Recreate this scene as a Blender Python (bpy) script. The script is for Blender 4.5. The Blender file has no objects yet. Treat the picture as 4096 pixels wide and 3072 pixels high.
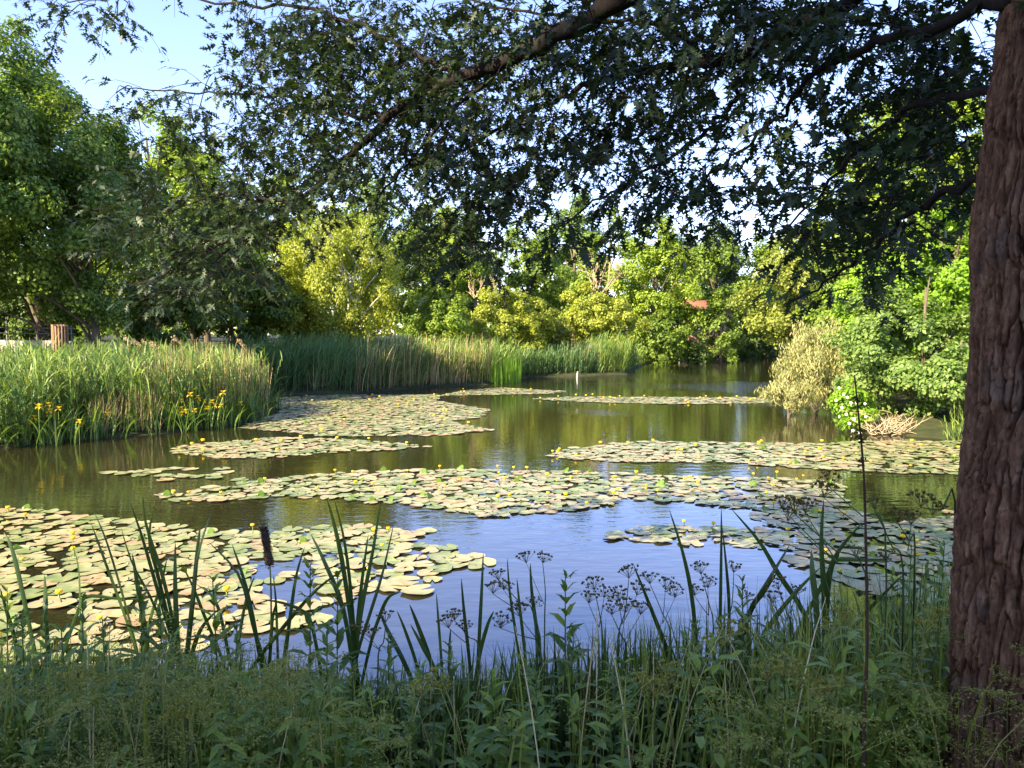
import bpy, math
import numpy as np
from mathutils import Vector, noise as mnoise
S = bpy.context.scene
COL = S.collection
rad = math.radians

# ---------------------------------------------------------------- camera
F = 3076.0                      # focal length in pixels of the 4096 wide photo
CAMZ = 2.6
PITCH = math.atan(196 / F)
cam_d = bpy.data.cameras.new('camera'); cam = bpy.data.objects.new('camera', cam_d); COL.objects.link(cam)
cam_d.sensor_width = 36; cam_d.lens = 36 * F / 4096; cam_d.clip_start = .05; cam_d.clip_end = 2000
cam.location = (0, 0, CAMZ); cam.rotation_euler = (math.pi / 2 - PITCH, 0, 0)
S.camera = cam
# ---------------------------------------------------------------- light
SUN_AZ, SUN_EL = rad(51), rad(33)       # heading of the light, height of the sun
LDIR = Vector((math.sin(SUN_AZ) * math.cos(SUN_EL), math.cos(SUN_AZ) * math.cos(SUN_EL), -math.sin(SUN_EL)))
sun_d = bpy.data.lights.new('sun', 'SUN'); sun_d.energy = 4.8; sun_d.angle = rad(.5); sun_d.color = (1, .85, .58)
sun = bpy.data.objects.new('sun', sun_d); COL.objects.link(sun); sun.rotation_euler = LDIR.to_track_quat('-Z', 'Y').to_euler()
W = bpy.data.worlds.new('World'); S.world = W; W.use_nodes = True
wn = W.node_tree; bg = wn.nodes['Background']; sky = wn.nodes.new('ShaderNodeTexSky')
sky.sky_type = 'NISHITA'; sky.sun_disc = False; sky.sun_elevation = SUN_EL; sky.sun_rotation = math.pi + SUN_AZ
sky.air_density = 1.0; sky.dust_density = .3; sky.ozone_density = 2.5
wt = wn.nodes.new('ShaderNodeMixRGB'); wt.blend_type = 'MULTIPLY'; wt.inputs[0].default_value = 1; wt.inputs[2].default_value = (1.02, .9, 1.04, 1)
wn.links.new(sky.outputs[0], wt.inputs[1]); wn.links.new(wt.outputs[0], bg.inputs[0]); bg.inputs[1].default_value = .11
S.view_settings.view_transform = 'Standard'; S.view_settings.look = 'None'; S.view_settings.exposure = 2.15; S.view_settings.gamma = 1
S.cycles.max_bounces = 10; S.cycles.diffuse_bounces = 5; S.cycles.transmission_bounces = 6; S.cycles.transparent_max_bounces = 8

rng = np.random.default_rng(11)
U = lambda a=0., b=1., n=None: rng.uniform(a, b, n)

# ---------------------------------------------------------------- pixels to points
def ray(px, py):
    a = (px - 2048) / F; b = (py - 1536) / F; c, s = math.cos(PITCH), math.sin(PITCH)
    return np.array([a, c - b * s, -s - b * c])
def at(px, py, Y):
    r = ray(px, py); return np.array([0, 0, CAMZ]) + r * (Y / r[1])
def onwater(px, py, z=0.):
    r = ray(px, py); return np.array([0, 0, CAMZ]) + r * ((z - CAMZ) / r[2])
def norm(v):
    return v / np.maximum(np.linalg.norm(v, axis=-1, keepdims=True), 1e-9)

# ---------------------------------------------------------------- mesh building
class MB:
    def __init__(s): s.v = []; s.q = []; s.t = []; s.n = 0
    def add(s, V, Q=None, T=None):
        V = np.asarray(V, float).reshape(-1, 3)
        if Q is not None and len(Q): s.q.append(np.asarray(Q, np.int64).reshape(-1, 4) + s.n)
        if T is not None and len(T): s.t.append(np.asarray(T, np.int64).reshape(-1, 3) + s.n)
        s.v.append(V); s.n += len(V); return s
    def mesh(s, name, mat, smooth=False, origin=None):
        V = np.concatenate(s.v) if s.v else np.zeros((0, 3))
        if origin is not None: V = V - np.asarray(origin)
        Q = np.concatenate(s.q) if s.q else np.zeros((0, 4), np.int64)
        T = np.concatenate(s.t) if s.t else np.zeros((0, 3), np.int64)
        m = bpy.data.meshes.new(name)
        m.vertices.add(len(V)); m.vertices.foreach_set('co', V.astype(np.float32).ravel())
        loops = np.concatenate([Q.ravel(), T.ravel()]).astype(np.int32)
        m.loops.add(len(loops)); m.loops.foreach_set('vertex_index', loops)
        st = np.concatenate([np.arange(len(Q)) * 4, len(Q) * 4 + np.arange(len(T)) * 3]).astype(np.int32)
        m.polygons.add(len(st)); m.polygons.foreach_set('loop_start', st)
        if smooth: m.polygons.foreach_set('use_smooth', np.ones(len(st), bool))
        m.update(calc_edges=True); m.materials.append(mat); return m
    def build(s, name, mat, parent=None, smooth=False, loc=None):
        base = np.array(parent.location) if parent is not None else (np.zeros(3) if loc is None else np.asarray(loc, float))
        o = bpy.data.objects.new(name, s.mesh(name, mat, smooth, base)); COL.objects.link(o)
        if parent is not None: o.parent = parent
        else: o.location = base
        return o

def tag(o, label=None, cat=None, group=None, kind=None):
    if label: o['label'] = label
    if cat: o['category'] = cat
    if group: o['group'] = group
    if kind: o['kind'] = kind
    return o
def thing(name, loc, label, cat, group=None):
    o = bpy.data.objects.new(name, None); COL.objects.link(o); o.location = [float(x) for x in loc]; o.empty_display_size = .2
    return tag(o, label, cat, group)
def link(name, mesh, parent=None, loc=(0, 0, 0), rz=0., sc=1.):
    o = bpy.data.objects.new(name, mesh); COL.objects.link(o); o.parent = parent
    o.location = [float(x) for x in loc]; o.rotation_euler = (0, 0, rz); o.scale = (sc,) * 3; return o
def dup(root, loc, rz, sc, label, group):
    r = root.copy(); COL.objects.link(r); r.location = [float(x) for x in loc]; r.rotation_euler = (0, 0, rz); r.scale = (sc,) * 3
    r['label'] = label
    if group: r['group'] = group
    for ch in list(root.children):
        c = ch.copy(); COL.objects.link(c); c.parent = r
        for g in list(ch.children):
            d = g.copy(); COL.objects.link(d); d.parent = c
    return r

def tube(mb, P, R, k=6):
    P = np.asarray(P, float); R = np.broadcast_to(np.asarray(R, float), (len(P),))
    T = norm(np.gradient(P, axis=0)); up = np.array([0, 0, 1.]) if abs(T[:, 2]).mean() < .9 else np.array([1., 0, 0])
    A = norm(np.cross(T, up)); B = np.cross(T, A)
    th = np.arange(k) * 2 * math.pi / k
    V = P[:, None] + R[:, None, None] * (A[:, None] * np.cos(th)[None, :, None] + B[:, None] * np.sin(th)[None, :, None])
    i = np.arange(len(P) - 1)[:, None] * k; j = np.arange(k)[None]; j2 = (j + 1) % k
    Q = np.stack([i + j, i + j2, i + k + j2, i + k + j], -1).reshape(-1, 4)
    n = len(P) * k
    mb.add(np.concatenate([V.reshape(-1, 3), P[-1:]]), Q, [[n - k + a, n - k + (a + 1) % k, n] for a in range(k)])
def curve(P, n):
    P = np.asarray(P, float); t = np.linspace(0, len(P) - 1, n); out = []
    for x in t:
        i = min(int(x), len(P) - 2); u = x - i
        p0 = P[max(i - 1, 0)]; p1 = P[i]; p2 = P[i + 1]; p3 = P[min(i + 2, len(P) - 1)]
        out.append(.5 * (2 * p1 + (p2 - p0) * u + (2 * p0 - 5 * p1 + 4 * p2 - p3) * u * u + (3 * p1 - p0 - 3 * p2 + p3) * u ** 3))
    return np.array(out)
def scatter(mb, TV, TF, pos, axis, nrm, size):
    """copies of a small leaf shape: local y along axis, local z along nrm"""
    pos = np.asarray(pos); n = len(pos); axis = norm(axis); x = norm(np.cross(axis, nrm)); z = np.cross(x, axis)
    M = np.stack([x, axis, z], 1)
    V = pos[:, None] + np.einsum('kj,njd->nkd', TV, M) * np.broadcast_to(np.asarray(size), (n,))[:, None, None]
    Fa = np.asarray(TF); off = (np.arange(n) * len(TV))[:, None, None]
    f = (Fa[None] + off).reshape(-1, Fa.shape[1])
    mb.add(V, f if Fa.shape[1] == 4 else None, f if Fa.shape[1] == 3 else None)
RH_V = np.array([[0, 0, 0], [.34, .5, .1], [0, 1, -.08], [-.34, .5, .1]]); RH_F = [[0, 1, 2], [0, 2, 3]]
LAN_V = np.array([[0, 0, 0], [.1, .3, .05], [0, .32, .0], [-.1, .3, .05], [.085, .65, .02], [0, .67, -.03], [-.085, .65, .02], [0, 1, -.2]])
LAN_F = [[0, 1, 2], [0, 2, 3], [1, 4, 2], [2, 4, 5], [2, 5, 3], [3, 5, 6], [4, 7, 5], [5, 7, 6]]
OAK_V = np.array([[0, 0, 0], [0, .22, .0], [0, .45, .01], [0, .68, 0], [0, 1, -.06],
                  [.2, .3, .05], [.34, .52, .05], [.25, .86, .02], [-.2, .3, .05], [-.34, .52, .05], [-.25, .86, .02],
                  [.04, .36, .01], [-.04, .36, .01], [.05, .58, .01], [-.05, .58, .01], [.07, .74, 0], [-.07, .74, 0]])
OAK_F = [[0, 5, 1], [0, 1, 8], [1, 5, 11], [1, 12, 8], [1, 11, 2], [1, 2, 12], [11, 6, 2], [12, 2, 9], [2, 6, 13], [2, 14, 9],
         [2, 13, 3], [2, 3, 14], [13, 7, 3], [14, 3, 10], [3, 7, 15], [3, 16, 10], [3, 15, 4], [3, 4, 16]]
def sphere_dirs(n):
    return norm(rng.normal(size=(n, 3)))
def blades(mb, base, az, h, bend, w, seg=4, twist=None, p=1.5, tip=.0):
    """curved grass-like strips; az heading of the bend, bend = sideways reach as share of h"""
    base = np.asarray(base, float); n = len(base); az, h, bend, w = [np.broadcast_to(np.asarray(a, float), (n,)) for a in (az, h, bend, w)]
    t = np.linspace(0, 1, seg + 1); d = np.stack([np.cos(az), np.sin(az), 0 * az], -1)
    side_az = az + math.pi / 2 if twist is None else twist
    sd = np.stack([np.cos(side_az), np.sin(side_az), 0 * az], -1)
    reach = (h * bend)[:, None] * t[None] ** p
    rise = h[:, None] * (t[None] - .45 * np.clip(bend, 0, 1.3)[:, None] * t[None] ** 2.6)
    C = base[:, None] + d[:, None] * reach[..., None]; C[..., 2] += rise
    wd = w[:, None] * np.minimum(1, (1 - t[None]) * 2.2 + tip) * np.minimum(1, .6 + t[None] * 2) * .5
    wd = np.maximum(wd, 1e-4)
    V = np.stack([C - sd[:, None] * wd[..., None], C + sd[:, None] * wd[..., None]], 2).reshape(-1, 3)
    k = 2 * (seg + 1); i = (np.arange(n) * k)[:, None] + (np.arange(seg) * 2)[None]
    mb.add(V, np.stack([i, i + 1, i + 3, i + 2], -1).reshape(-1, 4))

# ---------------------------------------------------------------- materials
def newmat(name):
    m = bpy.data.materials.new(name); m.use_nodes = True; nt = m.node_tree; return m, nt, nt.nodes, nt.links
def ramp(nt, stops):
    r = nt.nodes.new('ShaderNodeValToRGB'); e = r.color_ramp.elements
    while len(e) < len(stops): e.new(.5)
    for x, (p, c) in zip(e, stops): x.position = p; x.color = (*c, 1)
    return r
def leafmat(name, cols, trans=.35, rough=.5, spec=.35, nscale=.35, namp=.5):
    """cols: dark, middle, light leaf colours; single leaves differ, and so do boughs"""
    m, nt, N, L = newmat(name); p = N['Principled BSDF']; out = N['Material Output']
    g = N.new('ShaderNodeNewGeometry'); oi = N.new('ShaderNodeObjectInfo')
    tc = N.new('ShaderNodeTexCoord'); nz = N.new('ShaderNodeTexNoise'); nz.inputs['Scale'].default_value = nscale; nz.inputs['Detail'].default_value = 2
    L.new(tc.outputs['Object'], nz.inputs['Vector'])
    mr = N.new('ShaderNodeMapRange'); mr.inputs[1].default_value = .3; mr.inputs[2].default_value = .7; mr.inputs[3].default_value = -namp / 2; mr.inputs[4].default_value = namp / 2
    L.new(nz.outputs[0], mr.inputs[0])
    a = N.new('ShaderNodeMath'); a.operation = 'ADD'; L.new(g.outputs['Random Per Island'], a.inputs[0]); L.new(mr.outputs[0], a.inputs[1]); a.use_clamp = True
    r = ramp(nt, [(0, cols[0]), (.5, cols[1]), (1, cols[2])]); L.new(a.outputs[0], r.inputs[0])
    L.new(r.outputs[0], p.inputs['Base Color']); p.inputs['Roughness'].default_value = rough; p.inputs['Specular IOR Level'].default_value = spec
    t = N.new('ShaderNodeBsdfTranslucent'); mx = N.new('ShaderNodeMixRGB'); mx.blend_type = 'MULTIPLY'; mx.inputs[0].default_value = 1
    mx.inputs[2].default_value = (1.5, 1.5, .6, 1); L.new(r.outputs[0], mx.inputs[1]); L.new(mx.outputs[0], t.inputs[0])
    ms = N.new('ShaderNodeMixShader'); ms.inputs[0].default_value = trans
    L.new(p.outputs[0], ms.inputs[1]); L.new(t.outputs[0], ms.inputs[2]); L.new(ms.outputs[0], out.inputs[0]); return m
def barkmat(name, c1, c2, scale=6, stretch=.25, bump=.6, rough=.9):
    m, nt, N, L = newmat(name); p = N['Principled BSDF']
    tc = N.new('ShaderNodeTexCoord'); mp = N.new('ShaderNodeMapping'); mp.inputs['Scale'].default_value = (1, 1, stretch)
    nz = N.new('ShaderNodeTexNoise'); nz.inputs['Scale'].default_value = scale; nz.inputs['Detail'].default_value = 6; nz.inputs['Roughness'].default_value = .65
    L.new(tc.outputs['Object'], mp.inputs[0]); L.new(mp.outputs[0], nz.inputs['Vector'])
    r = ramp(nt, [(.3, c1), (.7, c2)]); L.new(nz.outputs[0], r.inputs[0]); L.new(r.outputs[0], p.inputs['Base Color'])
    b = N.new('ShaderNodeBump'); b.inputs['Strength'].default_value = bump; b.inputs['Distance'].default_value = .02; L.new(nz.outputs[0], b.inputs['Height']); L.new(b.outputs[0], p.inputs['Normal'])
    p.inputs['Roughness'].default_value = rough; p.inputs['Specular IOR Level'].default_value = .2; return m

M = {}
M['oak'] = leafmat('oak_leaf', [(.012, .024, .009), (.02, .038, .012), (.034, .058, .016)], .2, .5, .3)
M['mid'] = leafmat('mid_green_leaf', [(.08, .13, .02), (.155, .235, .033), (.25, .33, .05)], .42)
M['ash'] = leafmat('ash_leaf', [(.055, .105, .02), (.11, .19, .035), (.24, .31, .06)], .4, nscale=.6, namp=.7)
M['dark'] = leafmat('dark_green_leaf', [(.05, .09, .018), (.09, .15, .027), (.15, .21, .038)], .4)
M['yellow'] = leafmat('yellow_green_leaf', [(.16, .20, .02), (.27, .315, .035), (.40, .42, .065)], .42)
M['olive'] = leafmat('olive_leaf', [(.12, .155, .025), (.20, .24, .04), (.31, .335, .07)], .42)
M['lime'] = leafmat('lime_leaf', [(.11, .21, .016), (.18, .32, .02), (.27, .40, .035)], .45)
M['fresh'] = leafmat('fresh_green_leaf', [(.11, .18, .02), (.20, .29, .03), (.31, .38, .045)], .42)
M['willow'] = leafmat('silver_willow_leaf', [(.16, .18, .06), (.27, .27, .10), (.40, .37, .17)], .3)
M['blue'] = leafmat('bluish_leaf', [(.07, .13, .025), (.14, .22, .045), (.24, .32, .085)], .4)
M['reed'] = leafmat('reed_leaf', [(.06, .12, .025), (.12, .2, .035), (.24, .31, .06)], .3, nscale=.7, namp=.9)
M['reedshade'] = leafmat('shaded_reed_leaf', [(.045, .1, .035), (.08, .15, .045), (.13, .21, .06)], .3)  # darker copy of the reed leaf, shade put into its colour
M['straw'] = leafmat('dry_reed', [(.2, .15, .07), (.36, .27, .13), (.5, .4, .22)], .2)
M['plume'] = leafmat('reed_plume', [(.2, .14, .07), (.36, .26, .14), (.48, .37, .22)], .2)
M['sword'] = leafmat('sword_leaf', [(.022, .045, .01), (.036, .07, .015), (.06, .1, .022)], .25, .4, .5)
M['herb'] = leafmat('herb_leaf', [(.06, .115, .015), (.12, .19, .025), (.21, .28, .04)], .3, .45, .4)
M['frond'] = leafmat('lacy_frond', [(.11, .13, .02), (.18, .2, .03), (.27, .26, .05)], .3)
M['grass'] = leafmat('bank_grass', [(.07, .115, .018), (.13, .185, .03), (.24, .26, .05)], .3)
M['umbel'] = leafmat('umbel_seed', [(.05, .05, .014), (.12, .10, .03), (.24, .19, .06)], .2)
M['umbelpale'] = leafmat('pale_umbel', [(.2, .2, .04), (.32, .3, .07), (.42, .38, .12)], .3)
M['umbelstem'] = leafmat('umbel_stem', [(.04, .06, .02), (.05, .08, .025), (.07, .1, .03)], .1)
M['twig'] = barkmat('pale_twig', (.30, .22, .13), (.50, .38, .24), 8)
M['bark'] = barkmat('grey_bark', (.06, .045, .03), (.15, .115, .08), 7)
M['birch'] = barkmat('birch_bark', (.3, .27, .22), (.72, .68, .6), 5, 2.5)
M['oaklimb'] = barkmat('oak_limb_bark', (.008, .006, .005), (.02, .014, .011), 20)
M['ironstem'] = barkmat('dark_stem', (.03, .016, .01), (.07, .035, .02), 30)
def simple(name, c, rough=.6, spec=.3):
    m, nt, N, L = newmat(name); p = N['Principled BSDF']; p.inputs['Base Color'].default_value = (*c, 1); p.inputs['Roughness'].default_value = rough
    p.inputs['Specular IOR Level'].default_value = spec; return m
M['yflower'] = leafmat('yellow_petal', [(.6, .38, .01), (.75, .5, .015), (.8, .6, .04)], .2)
M['wflower'] = leafmat('white_petal', [(.7, .66, .62), (.8, .78, .75), (.85, .84, .82)], .2)
M['cattail'] = barkmat('cattail_fluff', (.022, .013, .008), (.09, .06, .04), 60, .6, 1.)
M['plank'] = barkmat('weathered_plank', (.2, .18, .15), (.42, .39, .34), 5, .15, .3)
M['slat'] = barkmat('brown_slat', (.12, .07, .04), (.28, .17, .1), 9, .1, .3)
M['gap'] = simple('dark_liner', (.02, .018, .015), .8)
M['rail'] = simple('rail_metal', (.16, .15, .14), .5)
M['roof'] = barkmat('roof_tile', (.14, .06, .04), (.25, .11, .08), 3)
M['paint'] = simple('white_paint', (.75, .74, .7), .5)
M['glass'] = simple('window_glass', (.03, .035, .04), .08, .6)

# trunk bark of the near oak
m, nt, N, L = newmat('oak_trunk_bark'); p = N['Principled BSDF']
g = N.new('ShaderNodeTexCoord'); mp = N.new('ShaderNodeMapping'); mp.inputs['Scale'].default_value = (1, 1, .35); L.new(g.outputs['Object'], mp.inputs[0])
n1 = N.new('ShaderNodeTexNoise'); n1.inputs['Scale'].default_value = 22; n1.inputs['Detail'].default_value = 8; n1.inputs['Roughness'].default_value = .7; L.new(mp.outputs[0], n1.inputs['Vector'])
n2 = N.new('ShaderNodeTexNoise'); n2.inputs['Scale'].default_value = 3.2; n2.inputs['Detail'].default_value = 3; L.new(g.outputs['Object'], n2.inputs['Vector'])
r1 = ramp(nt, [(.34, (.042, .02, .011)), (.5, (.13, .064, .034)), (.68, (.25, .15, .09))]); L.new(n1.outputs[0], r1.inputs[0])
r2 = ramp(nt, [(.55, (.0, .0, .0)), (.72, (1, 1, 1))]); L.new(n2.outputs[0], r2.inputs[0])
mx = N.new('ShaderNodeMixRGB'); L.new(r2.outputs[0], mx.inputs[0]); L.new(r1.outputs[0], mx.inputs[1]); mx.inputs[2].default_value = (.12, .095, .08, 1)
mm = N.new('ShaderNodeMath'); mm.operation = 'MULTIPLY'; L.new(r2.outputs[0], mm.inputs[0]); mm.inputs[1].default_value = .5; L.new(mm.outputs[0], mx.inputs[0])
L.new(mx.outputs[0], p.inputs['Base Color']); p.inputs['Roughness'].default_value = .85; p.inputs['Specular IOR Level'].default_value = .25
bp = N.new('ShaderNodeBump'); bp.inputs['Strength'].default_value = 1.; bp.inputs['Distance'].default_value = .03; L.new(n1.outputs[0], bp.inputs['Height']); L.new(bp.outputs[0], p.inputs['Normal'])
M['trunk'] = m

# brick
m, nt, N, L = newmat('red_brick'); p = N['Principled BSDF']; bt = N.new('ShaderNodeTexBrick'); g = N.new('ShaderNodeTexCoord'); mp = N.new('ShaderNodeMapping')
mp.inputs['Rotation'].default_value = (rad(90), 0, 0); L.new(g.outputs['Object'], mp.inputs[0]); L.new(mp.outputs[0], bt.inputs['Vector']); bt.inputs['Scale'].default_value = 4
bt.inputs['Color1'].default_value = (.42, .17, .10, 1); bt.inputs['Color2'].default_value = (.33, .13, .08, 1); bt.inputs['Mortar'].default_value = (.45, .4, .35, 1); L.new(bt.outputs[0], p.inputs['Base Color']); p.inputs['Roughness'].default_value = .9
M['brick'] = m

# lily pads: green to tan, blotched
m, nt, N, L = newmat('lily_pad'); p = N['Principled BSDF']
g = N.new('ShaderNodeNewGeometry'); oi = N.new('ShaderNodeObjectInfo'); a = N.new('ShaderNodeMath'); a.operation = 'ADD'; L.new(g.outputs['Random Per Island'], a.inputs[0]); L.new(oi.outputs['Random'], a.inputs[1])
fr = N.new('ShaderNodeMath'); fr.operation = 'FRACT'; L.new(a.outputs[0], fr.inputs[0])
nz = N.new('ShaderNodeTexNoise'); nz.inputs['Scale'].default_value = 9; nz.inputs['Detail'].default_value = 4; L.new(g.outputs['Position'], nz.inputs['Vector'])
big = N.new('ShaderNodeTexNoise'); big.inputs['Scale'].default_value = .35; big.inputs['Detail'].default_value = 2; L.new(g.outputs['Position'], big.inputs['Vector'])
s1 = N.new('ShaderNodeMath'); s1.operation = 'MULTIPLY_ADD'; L.new(nz.outputs[0], s1.inputs[0]); s1.inputs[1].default_value = .9; s1.inputs[2].default_value = -.45
s2 = N.new('ShaderNodeMath'); s2.operation = 'MULTIPLY_ADD'; L.new(fr.outputs[0], s2.inputs[0]); s2.inputs[1].default_value = .7; L.new(s1.outputs[0], s2.inputs[2])
s3 = N.new('ShaderNodeMath'); s3.operation = 'MULTIPLY_ADD'; L.new(big.outputs[0], s3.inputs[0]); s3.inputs[1].default_value = .6; L.new(s2.outputs[0], s3.inputs[2]); 
s4 = N.new('ShaderNodeMath'); s4.operation = 'ADD'; L.new(s3.outputs[0], s4.inputs[0]); s4.inputs[1].default_value = -.08
r = ramp(nt, [(0, (.08, .125, .03)), (.3, (.155, .19, .065)), (.5, (.235, .24, .105)), (.72, (.315, .275, .145)), (1, (.27, .18, .08))]); L.new(s4.outputs[0], r.inputs[0])
L.new(r.outputs[0], p.inputs['Base Color']); p.inputs['Roughness'].default_value = .38; p.inputs['Specular IOR Level'].default_value = .5
M['pad'] = m
M['curl'] = leafmat('folded_lily_leaf', [(.06, .12, .02), (.12, .21, .025), (.22, .29, .05)], .4, .35, .5)

# water
m, nt, N, L = newmat('pond_water'); out = N['Material Output']; N.remove(N['Principled BSDF'])
g = N.new('ShaderNodeNewGeometry'); mp = N.new('ShaderNodeMapping'); mp.inputs['Scale'].default_value = (1.0, 2.2, 1); L.new(g.outputs['Position'], mp.inputs[0])
n1 = N.new('ShaderNodeTexNoise'); n1.inputs['Scale'].default_value = 2.6; n1.inputs['Detail'].default_value = 3; n1.inputs['Roughness'].default_value = .5; L.new(mp.outputs[0], n1.inputs['Vector'])
n2 = N.new('ShaderNodeTexNoise'); n2.inputs['Scale'].default_value = .11; n2.inputs['Detail'].default_value = 3; L.new(g.outputs['Position'], n2.inputs['Vector'])
n3 = N.new('ShaderNodeTexNoise'); n3.inputs['Scale'].default_value = 9; n3.inputs['Detail'].default_value = 2; L.new(mp.outputs[0], n3.inputs['Vector'])
pr = N.new('ShaderNodeMapRange'); pr.inputs[1].default_value = .54; pr.inputs[2].default_value = .68; pr.inputs[3].default_value = 0; pr.inputs[4].default_value = 1; L.new(n2.outputs[0], pr.inputs[0])
sep = N.new('ShaderNodeSeparateXYZ'); L.new(g.outputs['Position'], sep.inputs[0])
far = N.new('ShaderNodeMapRange'); far.inputs[1].default_value = 14; far.inputs[2].default_value = 24; L.new(sep.outputs[1], far.inputs[0])
vd = N.new('ShaderNodeVectorMath'); vd.operation = 'DISTANCE'; vm = N.new('ShaderNodeVectorMath'); vm.operation = 'MULTIPLY'; vm.inputs[1].default_value = (1, .55, 1); L.new(g.outputs['Position'], vm.inputs[0]); L.new(vm.outputs[0], vd.inputs[0]); vd.inputs[1].default_value = (9.5, 22, 0)
zn = N.new('ShaderNodeMapRange'); zn.inputs[1].default_value = 9; zn.inputs[2].default_value = 3; L.new(vd.outputs['Value'], zn.inputs[0])
za = N.new('ShaderNodeMath'); za.operation = 'MULTIPLY_ADD'; L.new(zn.outputs[0], za.inputs[0]); za.inputs[1].default_value = .16; L.new(n2.outputs[0], za.inputs[2]); L.new(za.outputs[0], pr.inputs[0])
gm = N.new('ShaderNodeMath'); gm.operation = 'MULTIPLY'; L.new(pr.outputs[0], gm.inputs[0]); L.new(far.outputs[0], gm.inputs[1])
h3 = N.new('ShaderNodeMath'); h3.operation = 'MULTIPLY'; L.new(n3.outputs[0], h3.inputs[0]); L.new(gm.outputs[0], h3.inputs[1])
h3b = N.new('ShaderNodeMath'); h3b.operation = 'MULTIPLY_ADD'; L.new(h3.outputs[0], h3b.inputs[0]); h3b.inputs[1].default_value = 2.6; L.new(n1.outputs[0], h3b.inputs[2])
bp = N.new('ShaderNodeBump'); bp.inputs['Strength'].default_value = 1.; bp.inputs['Distance'].default_value = .0045; L.new(h3b.outputs[0], bp.inputs['Height'])
gl = N.new('ShaderNodeBsdfGlossy'); gl.inputs['Roughness'].default_value = .02; gl.inputs['Color'].default_value = (.9, .92, 1, 1); L.new(bp.outputs[0], gl.inputs['Normal'])
df = N.new('ShaderNodeBsdfDiffuse'); df.inputs['Color'].default_value = (.019, .017, .007, 1)
fz = N.new('ShaderNodeFresnel'); fz.inputs['IOR'].default_value = 2.7; L.new(bp.outputs[0], fz.inputs['Normal'])
ms = N.new('ShaderNodeMixShader'); L.new(fz.outputs[0], ms.inputs[0]); L.new(df.outputs[0], ms.inputs[1]); L.new(gl.outputs[0], ms.inputs[2]); L.new(ms.outputs[0], out.inputs[0])
M['water'] = m
M['soil'] = barkmat('bank_soil', (.02, .025, .01), (.05, .055, .02), 2, 1, .5)

# ---------------------------------------------------------------- ground and water
SHORE = np.array([(-40, 14), (-11.9, 16.9), (-11, 18.9), (-9.2, 20.2), (-8.0, 22.6), (-8.1, 26.5), (-10.8, 30), (-11, 33.5), (-7.4, 33.5), (-4.3, 38), (-1.1, 40.5), (1, 47), (4, 48.5), (7.5, 50.5),
                  (9.5, 59), (14, 76), (18.8, 88), (34, 93), (31, 80), (24, 60), (15.5, 40), (11.2, 28), (10.4, 22.5), (9.4, 20.3), (11.5, 18.6), (14, 14), (30, 9), (12, 6.2), (6, 4.9), (0, 4.7), (-6, 4.7), (-14, 4.4), (-40, 4)], float)
def seg_dist(P, poly):
    d = np.full(len(P), 1e9); ins = np.zeros(len(P), bool)
    for a, b in zip(poly, np.roll(poly, -1, 0)):
        ab = b - a; t = np.clip(((P - a) @ ab) / (ab @ ab), 0, 1); d = np.minimum(d, np.linalg.norm(P - a - t[:, None] * ab, axis=1))
        c = (a[1] > P[:, 1]) != (b[1] > P[:, 1])
        with np.errstate(divide='ignore', invalid='ignore'): xi = a[0] + (P[:, 1] - a[1]) * (b[0] - a[0]) / (b[1] - a[1])
        ins ^= c & (P[:, 0] < xi)
    return d, ins
def ground_z(P):
    P = np.asarray(P, float).reshape(-1, 2); d, ins = seg_dist(P, SHORE)
    z = np.where(ins, -.35 * np.minimum(d, 2.), .08 + .42 * (1 - np.exp(-d / 2.)) + np.minimum(d, 60) * .012)
    near = (P[:, 1] < 5.2) & ~ins; z = np.where(near, .03 + np.minimum(d, 3.2) * .32, z)
    left = (P[:, 0] < -13) & ~ins & (P[:, 1] > 12); z = z + np.where(left, 1.25 * np.clip((d - 2.5) / 4, 0, 1), 0)
    z = z + np.where(ins, 0, .05 * np.sin(P[:, 0] * 1.3) * np.cos(P[:, 1] * 1.1)); return z
gx = np.unique(np.concatenate([np.linspace(-45, 45, 181), np.linspace(-500, -45, 20), np.linspace(45, 500, 20)]))
gy = np.unique(np.concatenate([np.linspace(-12, 12, 97), np.linspace(12, 100, 160), np.linspace(100, 900, 24), np.linspace(-300, -12, 16)]))
GX, GY = np.meshgrid(gx, gy); PP = np.stack([GX.ravel(), GY.ravel()], 1); nx = len(gx)
ii = (np.arange(len(gy) - 1)[:, None] * nx + np.arange(nx - 1)[None]).ravel()
gm_ = MB().add(np.column_stack([PP, ground_z(PP)]), np.stack([ii, ii + 1, ii + nx + 1, ii + nx], 1))
tag(gm_.build('ground', M['soil'], smooth=True), kind='structure')
wm = MB().add([(-45, 3, 0), (45, 3, 0), (45, 100, 0), (-45, 100, 0)], [[0, 1, 2, 3]])
tag(wm.build('water', M['water']), kind='structure')
def gz(x, y): return float(ground_z([(x, y)])[0])

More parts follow.
